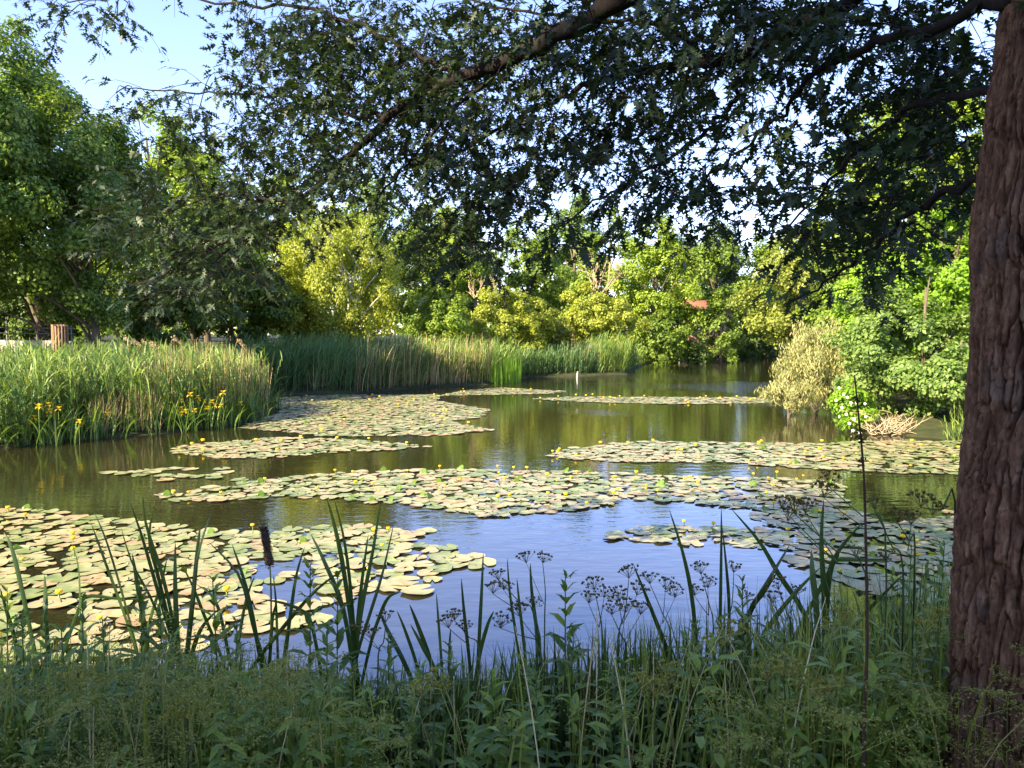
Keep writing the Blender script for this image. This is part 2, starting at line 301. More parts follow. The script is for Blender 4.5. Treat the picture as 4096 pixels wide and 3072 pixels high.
# ---------------------------------------------------------------- trees behind the pond
def make_crown(centers, rc, per, s, flat=.75, droop=0., mid=None, T=(RH_V, RH_F)):
    mb = MB(); n = len(centers); rc = np.broadcast_to(rc, (n,)); k = np.maximum(3, (per * (rc / rc.mean()) ** 2).astype(int)); idx = np.repeat(np.arange(n), k); N_ = len(idx)
    d = sphere_dirs(N_) * U(0, 1, (N_, 1)) ** .45
    pos = centers[idx] + d * rc[idx][:, None] * np.array([1, 1, flat])
    mid = centers.mean(0) if mid is None else mid
    nr = norm(d * .7 + norm(pos - mid) * .6 + np.array([0, 0, .55]) + rng.normal(size=(N_, 3)) * .45)
    ax = norm(np.cross(nr, rng.normal(size=(N_, 3)))) + np.array([0, 0, -droop])
    scatter(mb, *T, pos, ax, nr, s * U(.65, 1.25, N_)); return mb
def tree(name, label, px, d, width, top, mat, s=.3, low=.2, depth=None, bark='bark', cat='tree', group='trees round the pond', dens=1., flat=.75, droop=0., shape=.5, T=(RH_V, RH_F), lean=0., ntr=1, rc=None, x=None, bz=None, H=None):
    X = (px - 2048) / F * d if x is None else x
    z0 = gz(X, d) if bz is None else bz
    H = (at(px, top, d)[2] - z0) if H is None else H
    o = thing(name, (X, d, z0), label, cat, group); depth = depth or width * .85
    base = np.array([X, d, z0]); c0 = base + [lean, 0, H * (low + (1 - low) / 2)]; R = np.array([width / 2, depth / 2, H * (1 - low) / 2])
    rc = rc or (.22 + .055 * (width + H) / 2); area = 4 * math.pi * ((R[0] * R[1]) ** 1.6 / 3 + (R[0] * R[2]) ** 1.6 / 3 + (R[1] * R[2]) ** 1.6 / 3) ** (1 / 1.6)
    n = int(max(14, .85 * area / (math.pi * rc * rc)) * (.6 + .4 * dens)); dr = sphere_dirs(n)
    ph = U(0, 6.28, 6); lob = 1 + .13 * np.sin(3 * np.arctan2(dr[:, 1], dr[:, 0]) + ph[0] + 2 * dr[:, 2]) + .11 * np.sin(5 * dr[:, 2] + ph[1] + 2 * dr[:, 0]) + .08 * np.sin(7 * dr[:, 0] + ph[2])
    cs = c0 + dr * (R - rc * .7) * (lob * (1 - U(0, 1, n) ** 2 * .55))[:, None]
    taper = 1 - shape * np.clip((cs[:, 2] - c0[2]) / R[2], 0, 1) ** 1.5 * .6; cs[:, :2] = c0[:2] + (cs[:, :2] - c0[:2]) * taper[:, None]
    cs[:, 2] = np.maximum(cs[:, 2], z0 + .15)
    per = 19 * dens * rc * rc / (s * s)
    make_crown(cs, rc * U(.6, 1.3, n), per, s, flat, droop, c0, T).build('crown', mat, o)
    tb = MB(); top_r = max(.03, H * .004)
    for t in range(ntr):
        off = np.array([0, 0, 0]) if ntr == 1 else np.array([U(-.5, .5), U(-.3, .3), 0]) * width * .12
        bend = np.array([U(-1, 1), U(-1, 1), 0]) * .05 * H
        P = curve([base + off - [0, 0, .25], base + off * 1.5 + [0, 0, H * .2] + bend * .3, base + off * 3 + [lean * .6, 0, H * .55] + bend, base + off * 4 + [lean, 0, H * .9]], 12)
        tube(tb, P, np.linspace(H * .02 / ntr ** .4, top_r, 12), 8)
        for k in rng.permutation(n)[:min(n, 16)]:
            h = min(max((cs[k][2] - z0) / H - .18, .15), .8); st = P[min(int(h * 12), 10)]
            tube(tb, curve([st, (st + cs[k]) / 2 + [0, 0, .04 * H], cs[k]], 5), np.linspace(H * .007, .015, 5), 5)
    tb.build('trunk', M[bark], o, True); return o
q = 1.8517      # photo seen at 2212 px wide -> 4096
mid, dark, yellow, olive, lime, fresh, willow, blue = [M[k] for k in ('mid', 'dark', 'yellow', 'olive', 'lime', 'fresh', 'willow', 'blue')]
# left bank
tree('ash_tree', 'tall green ash tree cut by the left edge, its crown the highest', -120 * q, 26, 10, -60 * q, M['ash'], .16, .16)
tree('ash_tree', 'leaning green tree whose grey trunk stands behind the plumed left reeds', 205 * q, 29, 9.5, 215 * q, M['ash'], .16, .18, lean=-1.5)
tree('ash_tree', 'green tree sloping down beside the tall ash at the left', 95 * q, 31, 8, 100 * q, M['ash'], .18, .2)
tree('lime_tree', 'sunny yellow-green tree against the blue sky, right of the tall left ash', 330 * q, 50, 11, 245 * q, M['fresh'], .27, .2)
tree('lime_tree', 'rounded yellow-green crown lower and right of the sunny tree by the sky', 450 * q, 56, 10, 320 * q, olive, .28, .2)
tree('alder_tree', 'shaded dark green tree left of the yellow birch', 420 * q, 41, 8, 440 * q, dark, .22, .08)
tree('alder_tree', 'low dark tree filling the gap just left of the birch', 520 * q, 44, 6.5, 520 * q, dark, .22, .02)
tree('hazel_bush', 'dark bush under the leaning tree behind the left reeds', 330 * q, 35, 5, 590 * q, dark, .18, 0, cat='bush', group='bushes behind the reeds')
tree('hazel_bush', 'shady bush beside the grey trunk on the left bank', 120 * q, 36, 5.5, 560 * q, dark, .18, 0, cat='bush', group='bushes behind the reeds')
tree('hazel_bush', 'bush behind the plank wall at the left edge', 20 * q, 38, 6, 570 * q, dark, .26, 0, cat='bush', group='bushes behind the reeds')
# centre
tree('birch_tree', 'golden yellow-green weeping birch with white stems beyond the reeds', 725 * q, 46, 9.2, 455 * q, yellow, .15, .06, bark='birch', flat=1.7, droop=1.2, dens=.9, ntr=3, rc=.55)
tree('willow_bush', 'low yellow bush at the foot of the golden birch', 620 * q, 45, 4.6, 590 * q, yellow, .2, 0, cat='bush', group='bushes behind the reeds')
tree('poplar_tree', 'mid green tree rising directly behind the golden birch', 800 * q, 64, 11, 385 * q, mid, .28, .15)
tree('poplar_tree', 'green tree behind and left of the golden birch, half hidden by oak leaves', 620 * q, 66, 10, 400 * q, M['fresh'], .28, .15)
tree('poplar_tree', 'green tree with a lime top right of the birch, under the oak bough', 960 * q, 66, 10, 430 * q, M['fresh'], .28, .12)
tree('alder_tree', 'dark green tree behind the bare beige twigs at the centre', 1130 * q, 74, 9, 470 * q, mid, .32, .1)
tree('willow_bush', 'rounded yellow-green bush right of the golden birch', 950 * q, 47, 5.2, 600 * q, M['fresh'], .17, 0, cat='bush', group='bushes behind the reeds', dens=1.)
tree('willow_bush', 'wide sunlit yellow-green bush at the centre, left of the brighter one', 1090 * q, 51, 6.8, 610 * q, yellow, .17, 0, cat='bush', group='bushes behind the reeds')
tree('willow_bush', 'brightest yellow willow bush right of centre beyond the reeds', 1290 * q, 56, 7.4, 612 * q, yellow, .18, 0, cat='bush', group='bushes behind the reeds', droop=.6)
tree('willow_bush', 'small olive bush between the two sunlit yellow willow bushes', 1190 * q, 54, 4.2, 660 * q, olive, .22, 0, cat='bush', group='bushes behind the reeds')
tree('poplar_tree', 'tall pale feathery tree topping the skyline right of centre', 1240 * q, 92, 9.5, 412 * q, blue, .34, .1, shape=.7)
tree('alder_tree', 'dark green tree behind the bare branched dead tree', 1325 * q, 84, 9.5, 462 * q, mid, .34, .05)
tree('oak_tree', 'yellowish green tree left of the round tree by the far water', 1420 * q, 72, 8.5, 462 * q, M['fresh'], .28, .04)
tree('alder_tree', 'big round green tree standing over the far end of the water', 1560 * q, 84, 14, 478 * q, mid, .31, 0, dens=1.1)
tree('alder_tree', 'green tree at the far end of the water, right of the round one', 1720 * q, 96, 13, 505 * q, M['mid'], .42, 0)
tree('alder_tree', 'low dark tree overhanging the far end of the water', 1650 * q, 88, 8, 640 * q, dark, .4, 0)
tree('hazel_bush', 'shrub at the waterline of the far bend, below the yellowish green tree', 1420 * q, 68, 5, 660 * q, mid, .3, 0, cat='bush', group='bushes behind the reeds')
# right bank
tree('lime_tree', 'olive-yellow tree behind the drooping willow on the right bank', 1770 * q, 44, 9, 470 * q, olive, .22, .1)
tree('oak_tree', 'tall green tree behind the oak foliage at the upper right', 2000 * q, 42, 12, 150 * q, M['fresh'], .25, .15)
tree('oak_tree', 'green tree low behind the oak bough, right of the olive tree', 1900 * q, 36, 7, 420 * q, mid, .21, .05)
tree('maple_tree', 'bright lime green maple beside the oak trunk', 2060 * q, 25, 5.4, 420 * q, lime, .16, .12, dens=.95)
tree('maple_tree', 'lime green young maple above the dogwood bush on the right bank', 1940 * q, 27, 5.2, 500 * q, lime, .15, .1)
tree('dogwood_bush', 'large bluish green bush over the water by the oak trunk', 1995 * q, 21.8, 4.4, 590 * q, blue, .13, -.08, cat='bush', group='bushes on the right bank', depth=3)
tree('dogwood_bush', 'bluish green bush left of the larger one, behind the wild rose', 1890 * q, 23, 3.4, 610 * q, blue, .13, -.08, cat='bush', group='bushes on the right bank', depth=3)
tree('dogwood_bush', 'bluish green bush just left of the oak trunk at the waterline', 2075 * q, 20.3, 2.8, 720 * q, blue, .125, -.12, cat='bush', group='bushes on the right bank', depth=2.4)
tree('dogwood_bush', 'dark green bush high behind the wild rose with white blossom', 1850 * q, 29, 4.6, 560 * q, mid, .2, 0, cat='bush', group='bushes on the right bank')
LAN_S = (LAN_V * [1.0, 1, 1], LAN_F)
tree('weeping_willow', 'silvery yellow willow drooping over the water at the right', 1765 * q, 25.5, 3.4, 690 * q, willow, .16, .0, dens=1.5, flat=1.1, droop=1.6, T=LAN_S, rc=.42, cat='tree', bz=.1)
tree('weeping_willow', 'low silvery willow bough trailing into the water at the right', 1705 * q, 24, 1.7, 800 * q, willow, .15, .05, dens=1.5, flat=.8, droop=1.2, T=LAN_S, rc=.3, cat='tree', bz=.05)
rose = tree('wild_rose', 'yellow-green wild rose bush with white blossoms over the water', 1845 * q, 20.4, 1.35, 815 * q, M['lime'], .1, .0, dens=1.0, cat='bush', group='bushes on the right bank', rc=.26, bz=.03)
FL_V = np.array([[0, 0, 0]] + [[math.cos(a) * (.5 if i % 2 == 0 else .35), math.sin(a) * (.5 if i % 2 == 0 else .35), .12] for i, a in enumerate(np.arange(10) * math.pi / 5)])
FL_F = [[0, i + 1, (i + 1) % 10 + 1] for i in range(10)]
wf = MB()
pts = np.array([at(px * q, py * q, 19.65) for px, py in [(1812, 838), (1822, 852), (1830, 858), (1838, 870), (1818, 880), (1828, 895), (1845, 905), (1850, 870), (1868, 872), (1842, 930), (1838, 945), (1812, 900), (1870, 900), (1835, 915), (1806, 865), (1858, 935)]])
scatter(wf, FL_V, FL_F, pts, np.array([[0, .2, 1]] * len(pts)), np.array([[-.3, -1, .4]] * len(pts)) + rng.normal(size=(len(pts), 3)) * .25, .085)
wf.build('blossom', M['wflower'], rose)
# dead brown twigs under the rose
tw = MB()
for i in range(90):
    a = at(U(1875, 1965) * q, U(925, 950) * q, U(19.7, 20.6)); a[2] = U(0, .15); e = a + [U(-.6, .6), U(-.3, .3), U(.05, .5)]
    tube(tw, curve([a, (a + e) / 2 + rng.normal(size=3) * .1, e], 5), np.linspace(.012, .004, 5), 4)
tag(tw.build('brush_pile', M['twig']), 'tangle of dead brown twigs at the waterline under the dogwood bushes', 'dead twigs')

def bare_tree(label, px, d, top, wid):
    X = (px - 2048) / F * d; z0 = gz(X, d); H = at(px, top, d)[2] - z0; mb = MB()
    def grow(p, dr, ln, r, lvl):
        e = p + dr * ln; m_ = (p + e) / 2 + rng.normal(size=3) * ln * .06; tube(mb, curve([p, m_, e], 4), np.linspace(r, r * .6, 4), 5)
        if lvl == 0: return
        for _ in range(3 if lvl > 1 else 4): grow(p + dr * ln * U(.45, 1), norm(dr + rng.normal(size=3) * wid + [0, 0, .25]), ln * U(.5, .75), r * .6, lvl - 1)
    grow(np.array([X, d, z0]), norm(np.array([.05, 0, 1.])), H * .42, H * .011, 4)
    return tag(mb.build('bare_tree', M['twig'], loc=(X, d, z0)), label, 'dead tree', 'bare dead trees')
bare_tree('bare beige dead tree with upright branches right of centre', 1275 * q, 57, 500 * q, .42)
bare_tree('smaller bare twiggy dead tree above the central yellow bushes', 1035 * q, 54.5, 545 * q, .5)

# trees standing out of view to the left, which shade the near bank
for i, (x, y, h, w_) in enumerate([(-11, -6.1, 15.5, 8.5), (-18, -11, 18, 10), (-15.5, -9, 16, 7), (-7.6, -8, 15, 8), (-13, -15, 19, 11), (-24, -17, 21, 10)]):
    tree('lime_tree', ['broad tree on the near bank left of the viewer', 'tall tree further left along the near bank', 'leafy tree at the far left of the near bank', 'tree just behind the viewer to the left', 'tall tree well behind the viewer', 'tallest tree far left behind the viewer'][i],
         0, y, w_, 0, mid, .4, .12, x=x, H=h, bz=.9, dens=.85, group='trees on the near bank')
# hedge of trees behind the viewer to the right and beyond both banks
for i, (x, y, h, w_) in enumerate([(-31, 34, 12, 10), (-38, 52, 13, 12), (-24, 66, 13, 12), (-38, 74, 15, 14), (27, 36, 15, 11), (34, 52, 17, 13), (43, 80, 18, 15), (-8, 84, 15, 13), (6, 98, 16, 13), (24, 104, 16, 14), (20, 27, 12, 8)]):
    tree('lime_tree', ['tree beyond the tall ash on the left bank', 'green tree far back on the left bank', 'tree deep behind the left sunny tree', 'tree far behind the leaning ash', 'tree high behind the right bank willow', 'tree far back on the right bank', 'tree beyond the far right water end', 'distant green tree low behind the birch', 'distant green tree low behind the pale feathery tree', 'distant tree behind the round tree at the far end', 'tree behind the lime green maple'][i],
         0, y, w_, 0, [mid, dark, mid, olive, M['fresh'], mid, mid, mid, mid, dark, mid][i], .45, .05, x=x, H=h, group='trees far behind the banks')

# ---------------------------------------------------------------- reeds
def in_poly(n, poly, dmin=0., jitter=0):
    poly = np.asarray(poly, float); lo, hi = poly.min(0), poly.max(0); out = []
    while sum(map(len, out)) < n:
        P = rng.uniform(lo, hi, (n * 2, 2)); d, ins = seg_dist(P, poly); out.append(P[ins & (d > dmin)])
    return np.concatenate(out)[:n]
def reeds(name, poly, n, h, mat, leaves=6, w=.024, lean_az=.2, label=None, stems=True, droop=.75):
    P = in_poly(n, poly); z = np.minimum(ground_z(P), .35); base = np.column_stack([P, z]); hh = h * U(.6, 1.15, n) * (1 + .1 * np.sin(P[:, 0] * 2.1 + 1) * np.sin(P[:, 1] * 1.7)); mb = MB()
    az = lean_az + rng.normal(size=n) * .7; bd = np.where(U(0, 1, n) < .1, U(.3, .8, n), U(.03, .2, n))
    if stems: blades(mb, base, az, hh, bd, w * .5, 3, U(0, 3.14, n))
    for k in range(leaves):
        f = (k + U(.3, 1., n)) / (leaves + .3); b = base + np.column_stack([np.cos(az) * hh * bd * f ** 1.5, np.sin(az) * hh * bd * f ** 1.5, hh * f * .93])
        a2 = np.where(U(0, 1, n) < .65, lean_az + rng.normal(size=n) * .6, U(0, 6.28, n)); ln = h * U(.18, .38, n)
        blades(mb, b - [0, 0, .1], a2, ln * U(.75, 1.1, n), U(.35, 1.3, n) * droop, w * U(.7, 1.2, n), 4, a2 + math.pi / 2 + rng.normal(size=n) * .5)
    return tag(mb.build(name, mat), label, kind='stuff')
def dry(name, poly, n, h, label, w=.014, lean_az=.2, bend=.15, mat='straw'):
    P = in_poly(n, poly); mb = MB(); blades(mb, np.column_stack([P, np.minimum(ground_z(P), .6)]), lean_az + rng.normal(size=n) * 1., h * U(.55, 1.1, n), np.abs(rng.normal(size=n)) * bend, w * U(.7, 1.3, n), 4, U(0, 3.14, n), tip=.3)
    return tag(mb.build(name, M[mat]), label, kind='stuff')
NEARBED = [(-16.5, 17.6), (-11.7, 17.1), (-10.9, 19.1), (-9.2, 20.4), (-8.0, 22.8), (-8.2, 26.4), (-10.5, 28), (-16.5, 26)]
reeds('reeds', NEARBED, 4200, 1.85, M['reed'], 8, .032, 2.5, droop=1.)
dry('dry_reeds', [(-9.8, 20.4), (-8.1, 22.9), (-8.2, 26), (-10, 27), (-11.5, 22)], 700, 1.95, None, .016, .1, .1)
dry('dry_reeds', [(-13, 17.2), (-8, 22.6), (-8.1, 26), (-13, 24)], 500, 1.9, None, .014, 2.5, .35)
dry('dry_reeds', [(-10.7, 19.1), (-9.3, 20.2), (-9.8, 21), (-11, 19.8)], 300, 1.0, None, .013, 0, .3)
BED2 = [(-13, 33.4), (-7.4, 33.6), (-4.4, 38.1), (-5.5, 42), (-13, 40)]
reeds('reeds', BED2, 3000, 2.15, M['reedshade'], 5, .032, .4)
BED3 = [(-6, 35.8), (-4.3, 38.2), (-1.1, 40.7), (.6, 46), (-2, 47), (-6, 42)]
reeds('reeds', BED3, 1500, 2.0, M['reed'], 5, .034, .4)
dry('dry_reeds', [(-7, 34), (-4.3, 38.1), (-1.2, 40.6), (-1, 43), (-6.5, 38)], 650, 2.35, None, .022, .1, .14)
dry('dry_reeds', [(-9, 33.5), (-4.3, 38.0), (-2.2, 39.6), (-2.5, 41), (-9, 35)], 420, 1.1, None, .018, .1, .25)
BED4 = [(.2, 46.2), (1.2, 47.2), (4, 48.7), (6, 50), (5, 54), (0, 51)]
reeds('reeds', BED4, 900, 1.7, M['reedshade'], 5, .04, .4)
BED5 = [(5.6, 49.6), (7.5, 50.7), (9.2, 58), (7, 60), (5, 54)]
reeds('reeds', BED5, 900, 2.3, M['reed'], 5, .036, .4)
dry('dry_reeds', [(3, 49), (7.4, 51), (9, 58), (6, 57)], 160, 2.2, None, .026, .1, .15)
BED6 = [(9.4, 59.2), (14, 76), (18.8, 88.3), (34, 93.4), (34, 96), (17, 92), (11, 74), (7.5, 60)]
reeds('reeds', BED6, 1800, 1.6, M['reed'], 4, .06, .4)
RB = [(10.5, 22.8), (11.4, 28), (15.6, 40), (24.2, 60), (27, 60), (14, 29)]
reeds('reeds', RB, 700, 1.2, M['reed'], 5, .04, 3.)
reeds('reeds', [(10.6, 18.9), (13, 16), (14, 17), (12, 20)], 220, .9, M['reed'], 5, .03, 3.)
# cattail stand in the light at the edge of the central reeds
P = in_poly(150, [(-.9, 40.4), (.5, 42), (.2, 43), (-1.2, 41)]); mb = MB(); blades(mb, np.column_stack([P, P[:, 0] * 0]), U(0, 6.28, 150), U(.9, 1.7, 150), U(0, .12, 150), .04, 3, U(0, .6, 150))
tag(mb.build('bulrushes', M['lime']), kind='stuff')

# plumes standing above the left reeds
def plume(label, px, py, d, bend=.3, n=170):
    tip = at(px * q, py * q, d); b = np.array([tip[0] - .25, d, max(gz(tip[0], d), .1)]); o = thing('reed_plume', b, label, 'reed', 'dry reed plumes on the left bank')
    mb = MB(); pts = curve([b, b * .5 + tip * .5 + [-.08, 0, .25], tip - [0, 0, .05]], 8); tube(mb, pts, np.linspace(.011, .005, 8), 4); mb.build('stem', M['straw'], o)
    mb = MB(); t = U(0, 1, n); axis = np.array([bend, 0, -.22]); pos = tip + t[:, None] * axis * .9 + rng.normal(size=(n, 3)) * .024 * (1 - t * .6)[:, None]
    scatter(mb, RH_V * [.5, 1, 1], RH_F, pos, axis + rng.normal(size=(n, 3)) * .14, sphere_dirs(n), .07); mb.build('seed_head', M['plume'], o)
for i, (px, py) in enumerate([(268, 728), (285, 733), (306, 735), (262, 745), (322, 738), (372, 728), (512, 732), (5, 752)]):
    plume(['topmost drooping buff plume by the grey trunk', 'second drooping plume right of the grey trunk', 'plume at the middle of the plume cluster', 'lowest plume beside the grey trunk', 'rightmost plume of the cluster by the trunk', 'tall hooked plume alone right of the plume cluster', 'plume at the right end of the near reed bed', 'hooked plume in front of the plank wall'][i], px, py, U(23, 24.5), .3 if i != 6 else .2)

# yellow irises along the front of the left reeds
IR_V = np.array([[0, 0, 0], [.3, .5, .12], [0, 1, -.25], [-.3, .5, .12]])
def iris(label, px, py, flowers, n=60, h=.95):
    b = onwater(px, py); o = thing('yellow_iris', (b[0], b[1] + .2, 0), label, 'iris', 'irises at the foot of the left reeds'); mb = MB()
    P = np.column_stack([b[0] + rng.normal(size=n) * .38, b[1] + .25 + rng.normal(size=n) * .22, np.zeros(n)])
    blades(mb, P, U(0, 6.28, n), h * U(.7, 1.25, n), U(.1, 1.1, n), .034, 5, None); mb.build('leaves', M['reed'], o)
    for k in range(flowers):
        c = np.array([b[0] + rng.normal() * .4, b[1] + U(.0, .35), U(.45, 1.0)]); f = MB(); az = np.arange(6) * 1.047 + U(0, 1)
        scatter(f, IR_V, RH_F, np.repeat(c[None], 6, 0), np.column_stack([np.cos(az), np.sin(az), np.where(np.arange(6) % 2, -.5, 1.2)]), np.column_stack([np.cos(az) * .5, np.sin(az) * .5, np.ones(6)]), U(.09, .125))
        sp = MB(); tube(sp, [c * [1, 1, 0], c - [0, 0, .01]], .007, 4); f = f.build('flower', M['yflower'], o); s_ = sp.build('flower_stalk', M['reed'], o)
for i, (px, py, fl) in enumerate([(40, 1788, 4), (170, 1778, 8), (320, 1755, 2), (480, 1745, 0), (620, 1735, 0), (720, 1725, 10), (810, 1715, 11), (880, 1700, 8), (960, 1685, 1), (1075, 1640, 0), (250, 1765, 1)]):
    iris(['iris clump with four yellow blooms at the left edge', 'iris clump with many yellow blooms near the left edge', 'arching iris clump with two blooms left of the dry brown stems', 'iris clump without blooms beside the dry brown stems', 'iris clump without blooms just right of the dry brown stems', 'left clump of the densely flowering yellow irises', 'middle clump of the densely flowering yellow irises', 'right clump of the densely flowering yellow irises', 'iris clump with one bloom at the right end of the near reeds', 'iris clump without blooms at the corner of the near reeds', 'iris clump with a single bloom between the flowering left clumps'][i], px, py, fl)

# ---------------------------------------------------------------- left bank: plank wall, railing, slatted bin
def box(mb, lo, hi):
    (a, b, c), (d, e, f) = lo, hi
    mb.add([(a, b, c), (d, b, c), (d, e, c), (a, e, c), (a, b, f), (d, b, f), (d, e, f), (a, e, f)], [[3, 2, 1, 0], [4, 5, 6, 7], [0, 1, 5, 4], [1, 2, 6, 5], [2, 3, 7, 6], [3, 0, 4, 7]])
wl = at(-500, 1352, 27.5); wr = at(285, 1362, 27.5)
o = thing('plank_wall', (wr[0], 27.5, 1.3), 'low weathered grey plank wall behind the left reeds', 'wall')
nb = 22; xs = np.linspace(wl[0], wr[0], nb + 1); mb = MB()
for i in range(nb): box(mb, (xs[i] + .004, 27.5 + U(0, .012), 1.2), (xs[i + 1] - .004, 27.56, 2.48 - .1 * i / nb + U(-.01, .01)))
mb.build('planks', M['plank'], o)
mb = MB(); box(mb, (xs[0], 27.563, 1.2), (xs[-1], 27.62, 2.3)); mb.build('backing', M['gap'], o)
o = thing('railing', (wr[0] - 1.5, 28.2, 1.5), 'thin dark railing above the plank wall at the left', 'railing')
for y_ in (1308, 1330):
    mb = MB(); tube(mb, [at(-500, y_ - 4, 28.2), at(300, y_ + 6, 28.2)], .02, 6); mb.build('rail', M['rail'], o)
for x_ in (-200, 25, 150, 285):
    mb = MB(); t_ = at(x_, 1270 if x_ == 25 else 1305, 28.25); tube(mb, [t_ * [1, 1, 0] + [0, 0, 1.3], t_], .025, 6); mb.build('post', M['rail'], o)
bc = at(242, 1390, 27); bt_ = at(242, 1298, 27)
o = thing('litter_bin', (bc[0], 27, 1.5), 'round litter bin clad in upright brown slats on the left bank', 'litter bin')
mb = MB()
for a in np.arange(16) * math.pi / 8:
    c = np.array([bc[0] + .25 * math.cos(a), 27 + .25 * math.sin(a), 0]); tn = np.array([-math.sin(a), math.cos(a), 0]) * .032; rd = np.array([math.cos(a), math.sin(a), 0]) * .012
    V = [c + sx * tn + sr * rd + [0, 0, zz] for zz in (1.5, bt_[2]) for sx, sr in ((-1, -1), (1, -1), (1, 1), (-1, 1))]
    mb.add(V, [[0, 1, 5, 4], [1, 2, 6, 5], [2, 3, 7, 6], [3, 0, 4, 7], [4, 5, 6, 7]])
mb.build('slats', M['slat'], o); mb = MB(); tube(mb, [(bc[0], 27, 1.5), (bc[0], 27, bt_[2] - .05)], .225, 20); mb.build('liner', M['gap'], o)

# brick house behind the trees at the far bend
hx, hy = (2795 - 2048) / F * 78, 78.
o = thing('brick_house', (hx, hy, .6), 'red brick house glimpsed between trees at the far bend of the water', 'house')
mb = MB(); box(mb, (hx - .9, hy, .6), (hx + 3.2, hy + 5, 3.9)); mb.build('wall', M['brick'], o)
mb = MB(); mb.add([(hx - 1.1, hy - .3, 3.9), (hx + 3.5, hy - .3, 3.9), (hx + 3.5, hy + 5.3, 3.9), (hx - 1.1, hy + 5.3, 3.9), (hx - 1.1, hy + 2.5, 6.2), (hx + 3.5, hy + 2.5, 6.2)], [[0, 1, 5, 4], [2, 3, 4, 5], [3, 2, 1, 0]], [[1, 2, 5], [3, 0, 4]]); mb.build('roof', M['roof'], o)
mb = MB(); box(mb, (hx - .7, hy - .06, 2.9), (hx + .6, hy - .003, 3.7)); w_ = mb.build('window', M['paint'], o)
mb = MB()
for x_ in (hx - .6, hx): box(mb, (x_, hy - .075, 3.0), (x_ + .5, hy - .063, 3.6))
g_ = mb.build('pane', M['glass'], o); g_.parent = w_
tree('hazel_bush', 'round green shrub hiding the right side of the brick house', 2880, 72, 4.4, 1130, mid, .28, 0, cat='bush', group='bushes behind the reeds')
tree('hazel_bush', 'green shrub hiding the left side of the brick house', 2705, 72, 3.6, 1170, M['fresh'], .28, 0, cat='bush', group='bushes behind the reeds')
tree('hazel_bush', 'low shrub under the window of the brick house', 2790, 70, 2.6, 1345, dark, .24, 0, cat='bush', group='bushes behind the reeds')
# far-off wood closing the horizon all round
n_ = 420; a_ = U(0, 6.28, n_); r_ = U(125, 190, n_); h_ = U(4, 11, n_); mb = make_crown(np.column_stack([np.cos(a_) * r_, 40 + np.sin(a_) * r_, h_ * .6]), h_ * .75, 120, 1.6, .9, 0, np.array([0, 0, -20.]))
tag(mb.build('woods', M['mid']), kind='stuff')
# stakes in the water
for i, (px, py, h) in enumerate([(2308, 1512, .4), (2716, 1436, .6), (2764, 1436, .5)]):
    b = onwater(px, py); mb = MB(); tube(mb, [b - [0, 0, .3], b + [.02, 0, h * .6], b + [.05, 0, h]], [.07, .06, .045], 7)
    tag(mb.build('stake', M['plank'], loc=b), ['pale weathered stake standing in the water before the central reeds', 'left of two pale stakes at the far waterline', 'right of two pale stakes at the far waterline'][i], 'stake', 'stakes in the water')

# ---------------------------------------------------------------- water lilies
def px_poly(pts): return np.array([onwater(*p)[:2] for p in pts])
PATCH = {
 'near left raft': ([(-700, 2030), (0, 2040), (250, 2045), (600, 2095), (950, 2130), (1250, 2110), (1500, 2105), (1740, 2118), (1600, 2170), (1800, 2190), (2000, 2255), (1900, 2275), (1760, 2310), (1690, 2372), (1440, 2375), (1300, 2480), (1000, 2540), (640, 2620), (330, 2690), (0, 2730), (-500, 2760)], 1.0),
 'middle raft': ([(610, 1985), (1000, 1930), (1250, 1900), (1500, 1882), (1900, 1880), (2350, 1890), (2560, 1895), (2560, 1990), (2370, 2035), (2200, 2055), (1950, 2068), (1700, 2030), (1400, 2010), (1150, 1985), (900, 2005), (700, 2012)], 1.0),
 'right raft': ([(2540, 1900), (3000, 1912), (3300, 1925), (3500, 1990), (3860, 2060), (3980, 2250), (3900, 2480), (3600, 2400), (3220, 2300), (3130, 2205), (2760, 2185), (2430, 2160), (2380, 2130), (2600, 2110), (3080, 2110), (2980, 2045), (2760, 2010), (2540, 2005)], .9),
 'upper left raft': ([(950, 1712), (1120, 1655), (1100, 1592), (1350, 1580), (1760, 1580), (1745, 1605), (1960, 1642), (1920, 1672), (1790, 1685), (1965, 1722), (1750, 1745), (1300, 1747), (1050, 1722)], 1.0),
 'left strip': ([(690, 1785), (900, 1767), (1100, 1752), (1350, 1757), (1500, 1767), (1745, 1786), (1550, 1803), (1300, 1813), (1100, 1835), (850, 1835), (700, 1815)], .85),
 'right strip': ([(2180, 1825), (2300, 1792), (2550, 1767), (3000, 1772), (3300, 1777), (3450, 1765), (3990, 1765), (3990, 1905), (3500, 1892), (3200, 1872), (2900, 1852), (2600, 1852), (2300, 1840)], .95),
 'far strip': ([(2110, 1597), (2300, 1588), (2700, 1590), (3080, 1590), (3080, 1613), (2700, 1618), (2350, 1610)], .8),
 'far tongue': ([(1750, 1585), (1850, 1563), (2000, 1551), (2270, 1566), (2200, 1576), (2000, 1580)], .9),
}
HOLES = [px_poly(p) for p in ([(1000, 2250), (1150, 2235), (1300, 2260), (1200, 2300), (1040, 2290)], [(1060, 2330), (1250, 2300), (1330, 2370), (1150, 2420), (1000, 2400)], [(90, 2440), (260, 2430), (330, 2500), (120, 2540)], [(3350, 1960), (3700, 2000), (3800, 2080), (3500, 2090), (3380, 2020)], [(40, 2270), (140, 2260), (170, 2300), (60, 2320)], [(2900, 1950), (3050, 1960), (3080, 1985), (2950, 1975)])]
pads = []     # x, y, r, patch
